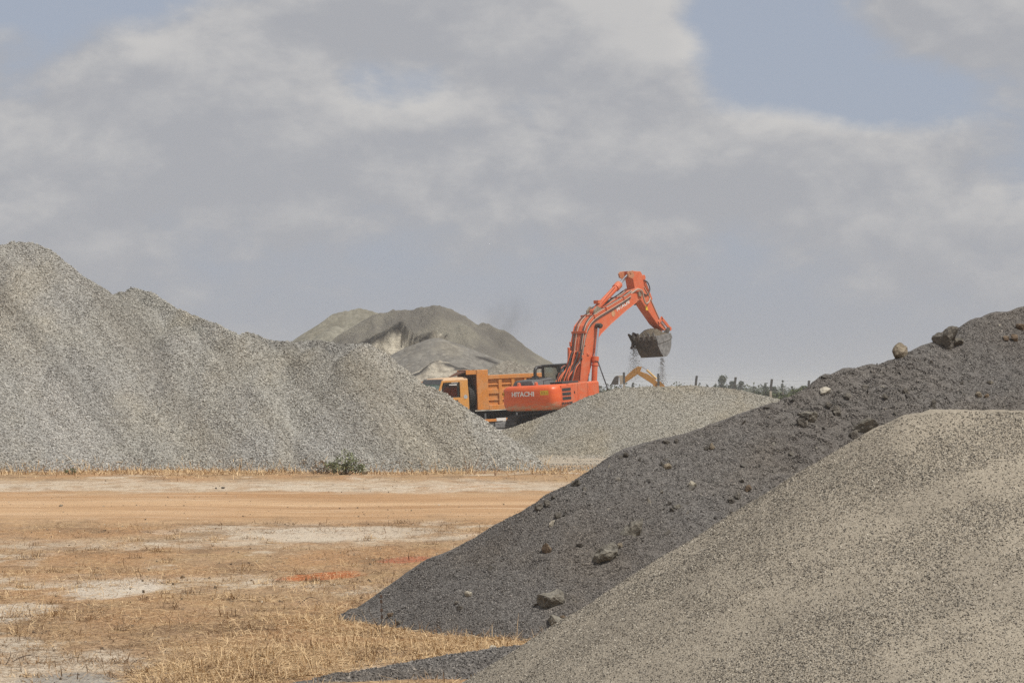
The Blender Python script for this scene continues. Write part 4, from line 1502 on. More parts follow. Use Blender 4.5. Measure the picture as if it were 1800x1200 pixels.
    a = W(-.62, *ex(1116, 607, -.62)); c_ = W(.62, *ex(1164, 629, .62))
    for i in range(2200):
        h_ = rg_.random() ** 1.5 * 1.65
        crumb((a.x + rg_.normal() * (.07 + .12 * h_) - .05 * h_, a.y + rg_.normal() * .2, a.z - .05 - h_), .006 + .010 * rg_.random() ** 2 * (1 - h_ / 2.2))
    for i in range(1000):
        h_ = rg_.random() * 1.25
        crumb((c_.x + rg_.normal() * (.045 + .06 * h_), c_.y + rg_.normal() * .12, c_.z - h_), .006 + .007 * rg_.random())
    for i in range(90):
        crumb((a.x + rg_.random() * (c_.x - a.x), a.y, a.z - .5 - rg_.random() * 1.0), .010)
    o_ = np_mesh('falling_grit', np.array(fv), np.array(ff), plain('grit_dark', (.11, .09, .068), .9))
    tag(o_, None, None, None, 'stuff')
    return root, W


excavator, EXW = make_excavator()

# firm gravel pad the tracks stand on
def pad_h():
    M = (Matrix.Rotation(-R(37), 3, 'Z') @ Matrix.Rotation(R(3.2), 3, 'X') @ Matrix.Rotation(-R(1.7), 3, 'Y'))
    loc = excavator.location
    n = M.col[2]
    X, Y = np.meshgrid(np.linspace(-3.5, 9.5, 66), np.linspace(99.5, 113.5, 66))
    Z = loc.z - ((X - loc.x) * n.x + (Y - loc.y) * n.y) / n.z
    d = np.hypot((X - loc.x) / 1.0, (Y - loc.y) / 1.0)
    Z = Z - .01 - np.clip(d - 3.4, 0, 9) * .42 + .02 * fbm(X, Y, 1.5, 201, 3)
    Z = np.maximum(Z, -.62)
    idx = np.arange(66 * 66).reshape(66, 66)
    q = np.stack([idx[:-1, :-1], idx[:-1, 1:], idx[1:, 1:], idx[1:, :-1]], -1).reshape(-1, 4)
    o = np_mesh('gravel_pad', np.stack([X.ravel(), Y.ravel(), Z.ravel()], -1), q, GM, None, True)
    tag(o, 'low gravel bank under the excavator tracks', None, None, 'structure')


pad_h()

# ------------------------------------------------------------------ orange tipper truck
T_CAB = paint('cab_yellow_orange_paint', (0.70, 0.32, 0.065), (0.55, 0.40, 0.26), 0.22, 0.5)
T_OR = paint('truck_orange_paint', (0.67, 0.245, 0.042), (0.52, 0.36, 0.22), 0.24, 0.5)
T_RUST = plain('rusty_brown_steel', (0.15, 0.062, 0.032), 0.8, 0, .35, 3)
T_GREY = plain('truck_grey_plastic', (0.11, 0.115, 0.12), 0.6)
T_DARK = plain('chassis_black', (0.022, 0.021, 0.02), 0.7)
TANK = plain('tank_grey', (0.22, 0.22, 0.22), 0.5, .3)


def wheel(parent, x, y, z, r=.53, w=.30, dual=False):
    prof = [(.30, -w / 2 + .03), (.36, -w / 2), (.48, -w / 2 + .01), (.52, -w / 2 + .05), (.53, -w / 4), (.53, w / 4), (.52, w / 2 - .05), (.48, w / 2 - .01), (.36, w / 2), (.30, w / 2 - .03)]
    def lathe(prof, n=28):
        vs, fs = [], []
        for i in range(n):
            a = 2 * math.pi * i / n
            for (rr, xx) in prof:
                rr *= r / .53
                vs.append((x + xx, y + rr * math.cos(a), z + rr * math.sin(a)))
        k = len(prof)
        for i in range(n):
            j = (i + 1) % n
            for q in range(k):
                fs.append((i * k + q, i * k + (q + 1) % k, j * k + (q + 1) % k, j * k + q))
        return vs, fs
    m = MB().add(*lathe(prof))
    ty = m.build('wheel', RUBBER, parent, 0, True)
    m = MB(); m.cyl((x - w * .32, y, z), (x + w * .32, y, z), .31 * r / .53, 20); m.cyl((x - w * .5, y, z), (x + w * .5, y, z), .12, 12)
    m.build('rim', T_GREY, ty, .01)
    m = MB()
    for i in range(40):
        a = 2 * math.pi * i / 40
        ca, sa = math.cos(a), math.sin(a)
        for sx, da in ((-1, 0), (1, .07)):
            ca, sa = math.cos(a + da), math.sin(a + da)
            rr0, rr1, hw = .525 * r / .53, .545 * r / .53, .028
            xs = sorted((x + sx * .012, x + sx * w * .46))
            def c3(xx, rr, h): return (xx, y + rr * ca - h * sa, z + rr * sa + h * ca)
            m.hexa([c3(xs[0], rr0, -hw), c3(xs[1], rr0, -hw), c3(xs[1], rr0, hw), c3(xs[0], rr0, hw), c3(xs[0], rr1, -hw), c3(xs[1], rr1, -hw), c3(xs[1], rr1, hw), c3(xs[0], rr1, hw)])
    tr_ = m.build('tread', RUBBER, ty)
    tr_['kind'] = 'stuff'
    return ty


def make_truck():
    loc = at(824, 778, 112.0)
    eul = Matrix.Rotation(R(112), 3, 'Z') @ Matrix.Rotation(-R(2.6), 3, 'X')
    root = empty('dump_truck', loc, eul.to_euler())
    tag(root, 'orange tipper truck with a grey windscreen visor parked behind the excavator', 'dump truck')
    tr = tri_solver(loc, eul)
    # chassis
    m = MB()
    for x in (-.42, .42): m.box(x - .05, x + .05, -5.0, 1.9, .95, 1.25)
    for y in (-4.6, -3.2, -1.8, -.5, 1.4): m.box(-.42, .42, y - .08, y + .08, 1.0, 1.2)
    m.box(-.5, .5, -5.0, -.3, 1.25, 1.42)
    m.build('chassis', T_DARK, root, .01)
    for y in (.70, -.95):
        for x in (-1.02, 1.02): wheel(root, x, y, .53)
    for y in (-3.0, -4.35):
        for x in (-1.03, -.70, .70, 1.03): wheel(root, x, y, .53)
    for y in (-.95, .70, -3.0, -4.35):
        m = MB(); m.box(-1.0, 1.0, y - .08, y + .08, .45, .62)
        m.build('axle', T_DARK, root)

    # --- cab
    xl, xr = -1.22, 1.22
    def sidewall(x0, x1):
        m = MB()
        m.prism([(2.02, 1.05), (2.02, 1.85), (1.86, 2.14), (1.00, 2.14), (.92, 2.14), (.36, 2.14), (.36, 1.60), (.62, 1.55), (.75, 1.05)], x0, x1)   # lower half
        m.prism([(.36, 2.143), (.78, 2.143), (.78, 2.84), (.40, 2.92)], x0, x1)                 # quarter behind the door
        m.prism([(1.855, 2.143), (1.955, 2.10), (1.655, 2.95), (1.565, 2.90)], x0, x1)                     # windscreen post
        m.prism([(.40, 2.84), (1.59, 2.84), (1.62, 2.93), (.40, 2.93)], x0 + .002, x1 - .002)
        return m
    cab = sidewall(xl, xl + .08).build('cab', T_CAB, root, .012)
    m = sidewall(xr - .08, xr)
    m.box(xl + .08, xr - .08, .36, .42, 1.6, 2.93)
    m.box(xl + .08, xr - .08, 1.94, 2.02, 1.05, 1.84)
    m.build('cab_shell', T_CAB, cab, .012)
    m = MB(); m.hexa([(xl - .01, .36, 2.93), (xr + .01, .36, 2.93), (xr + .01, 1.64, 2.93), (xl - .01, 1.64, 2.93),
                      (xl + .12, .42, 3.06), (xr - .12, .42, 3.06), (xr - .14, 1.52, 3.03), (xl + .14, 1.52, 3.03)])
    m.build('cab_roof', paint('sun_faded_roof', (.58, .36, .19), (.55, .42, .3), .3, .6), cab, .035)
    # door with its own window frame
    m = MB()
    m.prism([(1.80, 1.20), (1.80, 2.06), (1.84, 2.15), (.86, 2.15), (.86, 1.20)], xl - .018, xl - .003)
    door = m.build('door', T_CAB, cab, .008)
    fr = [(1.78, 2.15), (1.545, 2.82), (.86, 2.82), (.86, 2.15)]
    fi = [(1.70, 2.20), (1.50, 2.76), (.91, 2.76), (.91, 2.20)]
    m = MB()
    for i in range(4):
        j = (i + 1) % 4
        m.prism([fr[i], fr[j], fi[j], fi[i]], xl - .016, xl + .0)
    m.build('window_frame', T_DARK, door)
    m = MB(); m.prism([(1.72, 2.18), (1.51, 2.78), (.90, 2.78), (.90, 2.18)], xl + .02, xl + .026)
    m.build('window', GLASS, door)
    m = MB(); m.box(xl - .03, xl - .018, .90, 1.08, 1.93, 2.03)
    m.build('door_handle', BLACKP, door, .004)
    q = tr(818.6, 697, -1.23)
    m = MB(); m.cyl((xl - .008, q[0], q[1]), (xl - .002, q[0], q[1]), .092, 20)
    m.build('round_emblem', plain('pale_grey_sticker', (.42, .44, .45), .5), cab)
    # windscreen, dark band and visor
    m = MB(); m.hexa([(xl + .09, 1.955, 1.85), (xr - .09, 1.955, 1.85), (xr - .09, 1.965, 1.86), (xl + .09, 1.965, 1.86),
                      (xl + .09, 1.605, 2.92), (xr - .09, 1.605, 2.92), (xr - .09, 1.615, 2.93), (xl + .09, 1.615, 2.93)])
    ws = m.build('windscreen', glass('windscreen_glass', (.42, .54, .53), .2), cab)
    m = MB(); m.hexa([(xl + .02, 1.70, 2.78), (xr - .02, 1.70, 2.78), (xr - .02, 1.76, 2.76), (xl + .02, 1.76, 2.76),
                      (xl + .02, 1.58, 2.98), (xr - .02, 1.58, 2.98), (xr - .02, 1.66, 3.0), (xl + .02, 1.66, 3.0)])
    m.build('sun_visor', T_GREY, cab, .02)
    c_ = tr(760.5, 679, .3)
    q = Vector((.30, 1.735, 2.60))
    t_ = Vector((0, -.33, 1)).normalized()
    m = MB()
    pts_ = [q + Vector((.15 * math.cos(a), 0, 0)) + t_ * (.12 * math.sin(a)) for a in [R(40) + R(300) * i / 16 for i in range(17)]]
    m.tube(pts_, .035, 6)
    m.build('ring_sticker', WHITE, cab)
    m = MB(); m.box(-1.0, -.15, .85, 1.3, 1.85, 2.0); m.box(-.95, -.35, .6, .85, 1.85, 2.6)
    m.build('cab_seat', RUBBER, cab, .03)
    m = MB(); m.box(.15, 1.0, .85, 1.3, 1.85, 2.0); m.box(.35, .95, .6, .85, 1.85, 2.6)
    m.build('cab_seat', RUBBER, cab, .03)
    m = MB(); m.box(xl + .1, xr - .1, 1.55, 1.9, 1.62, 1.98)
    m.build('dashboard', T_DARK, cab, .03)
    # mirrors
    m = MB(); m.box(1.38, 1.50, 1.66, 1.72, 2.42, 2.82); m.tube([(1.2, 1.6, 2.9), (1.44, 1.69, 2.88), (1.44, 1.69, 2.8)], .02, 6)
    m.build('mirror', T_OR, cab, .02)
    m = MB(); m.box(-1.22 - .005, -1.2, .88, 1.2, 2.79, 2.84); m.hexa([(-1.235, .95, 2.70), (-1.225, .95, 2.70), (-1.225, 1.32, 2.72), (-1.235, 1.32, 2.72), (-1.235, .90, 2.80), (-1.225, .90, 2.80), (-1.225, 1.28, 2.80), (-1.235, 1.28, 2.80)])
    m.build('window_visor', WHITE, door)
    m = MB(); m.box(-1.15, 1.15, 1.98, 2.12, .62, 1.12)
    m.build('bumper', T_OR, root, .03)
    for x in (-.92, .92):
        m = MB(); m.box(x - .16, x + .16, 2.12, 2.135, .8, .98)
        m.build('headlight', plain('lamp_glass', (.6, .6, .58), .15), root, .01)
    # front mudguards
    for yc, rr in ((.70, .76),):
        arc = [(yc + rr * math.cos(a), .55 + rr * math.sin(a)) for a in [R(15) + R(150) * i / 10 for i in range(11)]]
        arc2 = [(yc + (rr - .05) * math.cos(a), .55 + (rr - .05) * math.sin(a)) for a in [R(15) + R(150) * i / 10 for i in range(11)]]
        for x0, x1 in ((-1.22, -.82), (.82, 1.22)):
            m = MB(); m.prism(arc + arc2[::-1], x0, x1)
            m.build('mudguard', T_GREY, root)

    # --- spare wheel upright between cab and box
    sw = wheel(root, 0, 0, 0, .53, .30)
    sw.name = 'spare_wheel'
    sw.rotation_euler = (0, 0, R(90))
    sw.location = (-.64, .15, 2.15)
    m = MB(); m.box(-.95, -.6, -.02, .3, 1.4, 1.6)
    m.build('spare_carrier', T_DARK, root)

    # --- tipper box
    L0, L1 = -.06, -5.05
    xo = -1.16
    m = MB(); m.box(-1.10, 1.10, L1, L0, 1.52, 1.60)
    m.box(-1.15, 1.15, L0 - .06, L0, 1.60, 3.36)       # headboard
    body = m.build('tipper_box', T_RUST, root, .01)
    for sx in (-1, 1):
        m = MB(); xs = sorted((sx * 1.10, sx * 1.16)); m.box(xs[0], xs[1], L1, L0, 1.60, 3.08)
        sidep = m.build('side_panel', T_OR, body)
        def bar(name, f0, f1, z0, z1, dep, bev=.015):
            xs = sorted((sx * 1.158, sx * (1.16 + dep)))
            mm_ = MB(); mm_.box(xs[0], xs[1], f0, f1, z0, z1)
            return mm_.build(name, T_OR, sidep, bev)
        bar('corner_post', -.60, L0 + .02, 1.52, 3.36, .11, .02)
        bar('top_rail', L1, -.605, 2.91, 3.10, .10)
        bar('bottom_rail', L1, -.605, 1.50, 1.73, .09)
        for k in range(7):
            f = -1.12 - .64 * k
            if f - .16 < L1: break
            bar('upright', f - .16, f, 1.732, 2.908, .075)
        for (z0, z1, dep) in ((2.24, 2.44, .055), (2.64, 2.685, .05), (1.93, 1.97, .05)):
            bar('stiffener', L1 + .02, -.602, z0, z1, dep, .01)
    m = MB(); m.box(-1.12, 1.12, L1 - .06, L1, 1.55, 3.0)
    m.build('tailgate', T_OR, body, .015)
    # cab guard
    m = MB(); m.hexa([(-1.22, L0, 3.27), (1.22, L0, 3.27), (1.22, .42, 3.02), (-1.22, .46, 3.27),
                      (-1.22, L0, 3.31), (1.22, L0, 3.31), (1.22, .42, 3.06), (-1.22, .46, 3.31)])
    cg = m.build('cab_guard', T_RUST, body)
    m = MB(); m.box(-1.245, -1.22, L0 + .03, .47, 3.16, 3.36)
    m.build('guard_side', T_OR, cg, .008)

    # --- side guard, tank, brackets
    m = MB(); m.box(-1.22, -1.17, -.95, -.35, .96, 1.08); m.box(-1.22, -1.17, -2.1, -1.42, .98, 1.10)
    m.build('side_guard', T_OR, root, .01)
    m = MB(); m.box(-1.225, -1.17, -1.42, -.95, .97, 1.11); m.box(-1.225, -1.17, -1.62, -.8, .50, .58)
    m.build('reflective_strip', WHITE, root, .005)
    m = MB(); m.box(-1.2, -.6, -1.72, -.87, .64, .93)
    m.build('fuel_tank', TANK, root, .04)
    m = MB()
    for y in (-.42, -1.98): m.box(-1.2, -1.14, y - .04, y + .04, .9, 1.35)
    m.build('guard_bracket', T_GREY, root)
    m = MB(); m.box(-1.18, -.7, -.85, -.4, .66, .92)
    m.build('battery_box', T_GREY, root, .02)

    # --- the load
    nx, ny = 40, 70
    X, Y = np.meshgrid(np.linspace(-1.09, 1.09, nx), np.linspace(L1 + .02, L0 - .08, ny))
    pk = [(-.35, -1.95, 3.74), (-.1, -3.4, 3.5), (-.2, -1.2, 3.42)]
    Z = np.full(X.shape, 2.75)
    for (a, b_, z) in pk:
        Z = np.maximum(Z, z - .55 * (np.sqrt((X - a) ** 2 + (Y - b_) ** 2 + .1) - .31))
    Z = Z + .05 * fbm(X, Y, 2.2, 301, 3) + .03 * fbm(X, Y, 9, 303, 2)
    Z = np.minimum(Z, 3.02 + .85 * (1.09 - np.abs(X)) + .02 * fbm(X, Y, 5, 305, 2))
    idx = np.arange(nx * ny).reshape(ny, nx)
    q = np.stack([idx[:-1, :-1], idx[:-1, 1:], idx[1:, 1:], idx[1:, :-1]], -1).reshape(-1, 4)
    lm = gravel_mat('load_gravel', [(0, (.10, .09, .075)), (.5, (.20, .183, .152)), (1, (.33, .305, .26))], 14, .03)
    o_ = np_mesh('truck_load', np.stack([X.ravel(), Y.ravel(), Z.ravel()], -1), q, lm)
    o_.matrix_world = Matrix.Translation(loc) @ eul.to_4x4()
    tag(o_, 'grey-brown gravel heaped above the rail of the orange truck box', 'gravel load')
    return root


make_truck()


# ------------------------------------------------------------------ yellow backhoe arm beyond the fence
def make_backhoe():
    D = 186.0
    Y_ = paint('yellow_ochre_paint', (.42, .185, .018), (.36, .22, .09), .12, .55)
    base = at(1176, 712, D); base.z = 0
    root = empty('yellow_excavator', base)
    tag(root, 'dull yellow digger whose bent arm shows above the low gravel heap', 'excavator')
    def P(px, py, dy=0.0):
        return at(px, py, D + dy) - base
    def plate(pts, d0, d1):
        m = MB()
        m.add([P(*q, d0) for q in pts] + [P(*q, d1) for q in pts],
              [tuple(range(len(pts))), tuple(range(len(pts), 2 * len(pts)))[::-1]] +
              [(i, (i + 1) % len(pts), len(pts) + (i + 1) % len(pts), len(pts) + i) for i in range(len(pts))])
        return m
    plate([(1125.5, 652.5), (1138, 656.7), (1149, 664), (1158, 674), (1163, 684), (1152, 684), (1147, 675), (1120, 657.5)], -.2, .2).build('boom', Y_, root, .02)
    plate([(1096, 675), (1096.5, 664), (1113, 649), (1120.5, 644), (1128.5, 644.3), (1125.5, 652.5), (1119, 659)], -.14, .14).build('stick', Y_, root, .02)
    m = MB(); m.cyl(P(1137, 650, -.1), P(1154, 666, -.1), .085, 10)
    c_ = m.build('boom_cylinder', paint('pale_yellow_paint', (.62, .38, .10), (.5, .4, .3), .2), root)
    m = MB(); m.cyl(P(1130, 645, -.1), P(1137, 650, -.1), .045, 8)
    m.build('rod', CHROME, c_)
    m = plate([(1073.5, 676), (1076, 670), (1080, 662.5), (1084, 660), (1088, 661), (1087, 676)], -.45, .40)
    bk = m.build('bucket', STEEL_D, root, .02)  # dark face of the bucket, shade put into the colour
    m = plate([(1084.5, 660), (1094.5, 659.5), (1096, 667), (1094.5, 675), (1090, 676), (1088.5, 662)], -.42, .42)
    m.build('bucket_back', paint('lit_bucket_face', (.40, .33, .25), (.4, .35, .28), .3), bk, .02)  # paler colour stands for the sunlit face of the same bucket
    for i in range(4):
        m = MB(); a = P(1074.5, 675, -.4 + .26 * i)
        m.hexa([a + Vector(v) for v in ((-.05, -.05, 0), (.12, -.05, 0), (.12, .05, 0), (-.05, .05, 0), (-.16, -.03, -.14), (-.1, -.03, -.16), (-.1, .03, -.16), (-.16, .03, -.14))])
        m.build('tooth', STEEL_D, bk)
    plate([(1154, 672), (1158, 668.5), (1163, 672), (1168, 677), (1172, 690), (1156, 690)], -.35, .35).build('swing_post', Y_, root, .02)
    m = MB(); m.box(-.1, 3.2, -.9, .9, .75, 1.35); m.box(1.9, 3.2, -.9, .9, 1.35, 1.85)
    m.build('house', Y_, root, .06)
    for s_ in (-.85, .85):
        m = MB(); m.prism([(-.2, .3), (-.05, .05), (2.9, .05), (3.1, .3), (2.9, .7), (0, .7)], s_ - .22, s_ + .22, 'y')
        m.build('track', TRACKM, root, .03)


make_backhoe()

# ------------------------------------------------------------------ wire fence with bent-topped concrete posts
CONC_L = plain('pale_concrete', (.36, .32, .26), .9, 0, .2, 4)
CONC_D = plain('dark_post_tar', (.045, .042, .038), .85, 0, .25, 4)


def make_fence():
    tops = [(1033, 652), (1097, 654), (1157.5, 656.5), (1225.5, 660), (1292.5, 662.5), (1356, 666), (1421, 668.5), (1486, 671)]
    D0 = 163.0
    P = []
    for i, (px, py) in enumerate(tops):
        q = at(px, py, D0 - .35 * i)
        P.append(q)
    root = empty('wire_fence', (P[0].x, P[0].y, -.4))
    tag(root, 'wire fence on posts with dark bent tops beyond the gravel heap', 'fence')
    off = Vector(root.location)
    for i, q in enumerate(P):
        lean = (0, 0, 0, .12, .06, .05, .03, .03)[i]
        zk = q.z - .80
        m = MB()
        w = .075
        m.hexa([Vector(v) - off for v in ((q.x - lean - w, q.y - w, -.5), (q.x - lean + w, q.y - w, -.5), (q.x - lean + w, q.y + w, -.5), (q.x - lean - w, q.y + w, -.5),
                (q.x - lean - w, q.y - w, zk), (q.x - lean + w, q.y - w, zk), (q.x - lean + w, q.y + w, zk), (q.x - lean - w, q.y + w, zk))])
        po = m.build('post', CONC_L, root, .01)
        m = MB(); ly = .35
        dx = .12 if i >= 3 else 0.0
        m.hexa([Vector(v) - off for v in ((q.x - lean - w, q.y - w, zk + .003), (q.x - lean + w, q.y - w, zk + .003), (q.x - lean + w, q.y + w, zk + .003), (q.x - lean - w, q.y + w, zk + .003),
                (q.x - lean + dx - w, q.y + ly - w, q.z), (q.x - lean + dx + w, q.y + ly - w, q.z), (q.x - lean + dx + w, q.y + ly + w, q.z), (q.x - lean + dx - w, q.y + ly + w, q.z))])
        m.build('bent_top', CONC_D, po, .01)
    wm = plain('galvanised_wire', (.22, .22, .22), .5, .5)
    for k, dz in enumerate((-.04, -.25, -.5, -.8, -1.15, -1.5, -1.9)):
        m = MB()
        pts_ = []
        for a, b_ in zip(P[:-1], P[1:]):
            for j in range(3):
                t = j / 3
                pts_.append(a.lerp(b_, t) - off + Vector((0, .3 if dz > -.5 else 0, dz - .05 * math.sin(math.pi * t))))
        pts_.append(P[-1] - off + Vector((0, .3 if dz > -.5 else 0, dz)))
        m.tube(pts_, .0035, 4)
        m.build('wire', wm, root)


make_fence()


# ------------------------------------------------------------------ vegetation
def leaf_mat(name, lo_, hi_, rough=.7):
    m, nt, b = mat_new(name)
    a = nt.add('ShaderNodeAttribute', attribute_name='tone')
    c = nt.mix(a.outputs['Fac'], lo_, hi_)
    nt.l.new(c, b.inputs['Base Color'])
    b.inputs['Roughness'].default_value = rough
    b.inputs['Specular IOR Level'].default_value = .25
    return m


def leaves(name, centres, per, size, mat, parent, seed, flat=.5):
    """leaf-sized faces spread through clumps; centres: (x, y, z, r)"""
    rg_ = np.random.default_rng(seed)
    V, F, T = [], [], []
    for (x, y, z, r) in centres:
        n = per
        d = rg_.normal(size=(n, 3)); d /= np.linalg.norm(d, axis=1)[:, None]
        rad = r * rg_.random(n) ** (1 / 2.2)
        c = np.array([x, y, z]) + d * rad[:, None] * np.array([1, 1, .85])
        a = rg_.normal(size=(n, 3)); a /= np.linalg.norm(a, axis=1)[:, None]
        b_ = np.cross(a, rg_.normal(size=(n, 3))); b_ /= np.linalg.norm(b_, axis=1)[:, None]
        s = size * rg_.uniform(.6, 1.4, n)[:, None]
        q = np.stack([c - a * s, c + b_ * s * flat, c + a * s, c - b_ * s * flat], 1)
        base = sum(len(v) for v in V)
        V.append(q.reshape(-1, 3)); F.append((np.arange(n * 4).reshape(-1, 4) + base))
        T.append(np.repeat(np.clip(rg_.random(n) * .8 + rg_.uniform(-.1, .25), 0, 1), 4))
    return np_mesh(name, np.concatenate(V), np.concatenate(F), mat, parent, attrs={'tone': np.concatenate(T)})


BARK = plain('bark', (.13, .10, .075), .9)
LEAF_D = leaf_mat('hazed_far_leaves', (.055, .064, .042), (.115, .13, .085))  # leaf tones lightened to stand for distance haze
LEAF_G = leaf_mat('olive_leaves', (.045, .058, .022), (.12, .135, .055))
LEAF_B = leaf_mat('bush_leaves', (.085, .10, .05), (.30, .325, .19))
LEAF_DRY = leaf_mat('dry_leaves', (.10, .065, .035), (.28, .20, .12))


def far_tree(px, pbase, ptop, wpx, D, shape, label, cat='tree', seed=0, mat=None, n=60):
    g0 = at(px, 700, D)
    top = at(px, ptop, D).z
    wid = wpx / FPX * D
    rn = random.Random(seed)
    root = empty('tree' if cat == 'tree' else 'shrub', (g0.x, D, 0))
    tag(root, label, cat, 'trees and scrub beyond the fence')
    m = MB(); m.tube([(0, 0, -.3), (.05 * wid, 0, top * .4), (0, 0, top * .92)], .035 * top + .03, 6, True, .02)
    for k in range(5):
        a = rn.random() * 6.28; h = top * rn.uniform(.3, .7)
        m.tube([(0, 0, h), (math.cos(a) * wid * .3, math.sin(a) * wid * .3, h + top * .15)], .03, 5, True, .01)
    m.build('trunk', BARK, root)
    cs = []
    for k in range(26 if shape != 'spire' else 18):
        t = rn.random()
        if shape == 'cone':
            z = top * (.05 + .88 * t); rr = wid * .42 * (1 - t) ** .7 + .04 * wid
        elif shape == 'spire':
            z = top * (.1 + .87 * t); rr = wid * .38 * (1 - t) + .04 * wid
        elif shape == 'round':
            z = top * (.45 + .45 * t); rr = wid * .5 * math.sqrt(max(.05, 1 - (2 * t - 1) ** 2))
        else:
            z = top * (.1 + .72 * t); rr = wid * .5 * math.sqrt(max(.1, 1 - t ** 2))
        a = rn.random() * 6.28; q = rn.random() ** .5 * rr
        cr = wid * (.25 if shape != 'spire' else .13) * rn.uniform(.7, 1.3)
        z = min(z, top - cr * .6)
        cs.append((math.cos(a) * q, math.sin(a) * q, z, cr))
    if shape in ('cone', 'spire'):
        cs.append((0, 0, top - .05 * top, .05 * wid))
    leaves('crown', cs, n, .055 * wid + .03, mat or LEAF_D, root, seed + 50)


FT = [
    (1270, 690, 659, 26, 420, 'cone', 'tall lopsided conifer left of the second leaning fence post', 'tree'),
    (1288, 690, 668, 16, 430, 'round', 'dark rounded tree just left of the leaning fence post', 'tree'),
    (1303, 690, 667, 12, 440, 'round', 'small round-headed tree just right of the leaning fence post', 'tree'),
    (1258, 690, 668, 8, 450, 'bush', 'thin low tree leading the far tree group', 'tree'),
    (1345, 692, 671, 10, 400, 'round', 'slim round-topped tree left of the middle fence post', 'tree'),
    (1360, 692, 678, 14, 380, 'round', 'broad low tree behind the middle fence post', 'tree'),
    (1376, 694, 668, 13, 440, 'spire', 'narrow pointed spire tree between the last two fence posts', 'tree'),
    (1392, 694, 678, 14, 460, 'spire', 'short faint spire tree beside the pointed one', 'tree'),
    (1443, 694, 674, 8, 470, 'spire', 'faint thin spire tree above the dark chippings edge', 'tree'),
    (1325, 694, 676, 8, 480, 'spire', 'faint thin tree in the gap left of the middle post', 'tree'),
    (1113, 690, 671, 12, 400, 'cone', 'small dark conifer under the bent yellow arm', 'tree'),
    (1052, 690, 668, 14, 330, 'bush', 'grey-green tree right behind the excavator house corner', 'tree'),
    (1137, 690, 673, 12, 420, 'bush', 'dim low tree under the right half of the yellow arm', 'tree'),
]
for i, (a, b_, c_, d_, e_, f_, g_, h_) in enumerate(FT):
    far_tree(a, b_, c_, d_, e_, f_, g_, h_, seed=i * 13 + 1)
SH = [
    (1330, 700, 685, 34, 230, 'dark low shrub peeping over the gravel heap crest'),
    (1352, 700, 684, 30, 240, 'dark shrub at the foot of the middle fence post'),
    (1372, 700, 688, 36, 215, 'green shrub right of the middle fence post foot'),
    (1395, 700, 684, 34, 222, 'green shrub midway between the last two visible posts'),
    (1415, 700, 677.5, 40, 226, 'large domed green shrub at the last visible fence post'),
    (1440, 700, 682, 36, 220, 'green shrub right of the last visible fence post'),
    (1462, 700, 681, 34, 228, 'green shrub where the dark chippings cut the view'),
    (1400, 700, 695, 50, 190, 'broad low olive scrub clump in front of the green shrubs'),
    (1365, 700, 697, 40, 192, 'low olive scrub clump left of the broad one'),
    (1440, 700, 693, 44, 188, 'low olive scrub clump beside the dark heap'),
    (1068, 690, 678, 18, 260, 'low grey shrub between excavator corner and grey bucket'),
    (1085, 690, 676, 18, 270, 'low shrub hidden partly by the grey digger bucket'),
    (1150, 690, 677, 20, 280, 'low dim shrub behind the lower yellow boom'),
]
for i, (a, b_, c_, d_, e_, g_) in enumerate(SH):
    far_tree(a, b_, c_, d_, e_, 'bush', g_, 'shrub', seed=200 + i * 7, mat=LEAF_G if i > 1 else LEAF_D, n=90)
# far scrub that reads as one mass along the skyline
rg2 = np.random.default_rng(77)
cs = []
for i in range(1000):
    X_ = rg2.uniform(-120, 120); Y__ = rg2.uniform(480, 900)
    cs.append((X_, Y__, 1.0 + rg2.random() * .9, 1.6 + rg2.random() * 1.6))
o_ = leaves('far_scrub', cs, 46, .35, LEAF_D, None, 78)
tag(o_, None, None, None, 'stuff')


# ------------------------------------------------------------------ rocks and lumps
def rock_mat(name, lo_, hi_):
    m, nt, b = mat_new(name)
    g = nt.add('ShaderNodeNewGeometry'); p = g.outputs['Position']
    n1 = nt.noise(p, 9, 6, .65); n2 = nt.noise(p, 60, 5, .7)
    c = nt.mix(nt.smooth(nt.math('ADD', nt.math('MULTIPLY', n1, .6), nt.math('MULTIPLY', n2, .4)), .36, .62), lo_, hi_)
    nt.l.new(c, b.inputs['Base Color'])
    b.inputs['Roughness'].default_value = .95
    b.inputs['Specular IOR Level'].default_value = .2
    bump(nt, b, nt.math('ADD', n1, nt.math('MULTIPLY', n2, .5)), 1.0, .03)
    return m


RK = {
    'tan': rock_mat('tan_rock', (.15, .12, .085), (.33, .28, .21)),
    'grey': rock_mat('grey_rock', (.095, .087, .075), (.255, .235, .195)),
    'dark': rock_mat('dark_clod', (.075, .067, .058), (.20, .182, .155)),
    'pale': rock_mat('pale_rock', (.28, .25, .19), (.50, .46, .38)),
    'brown': rock_mat('brown_rock', (.10, .072, .05), (.24, .18, .125)),
}


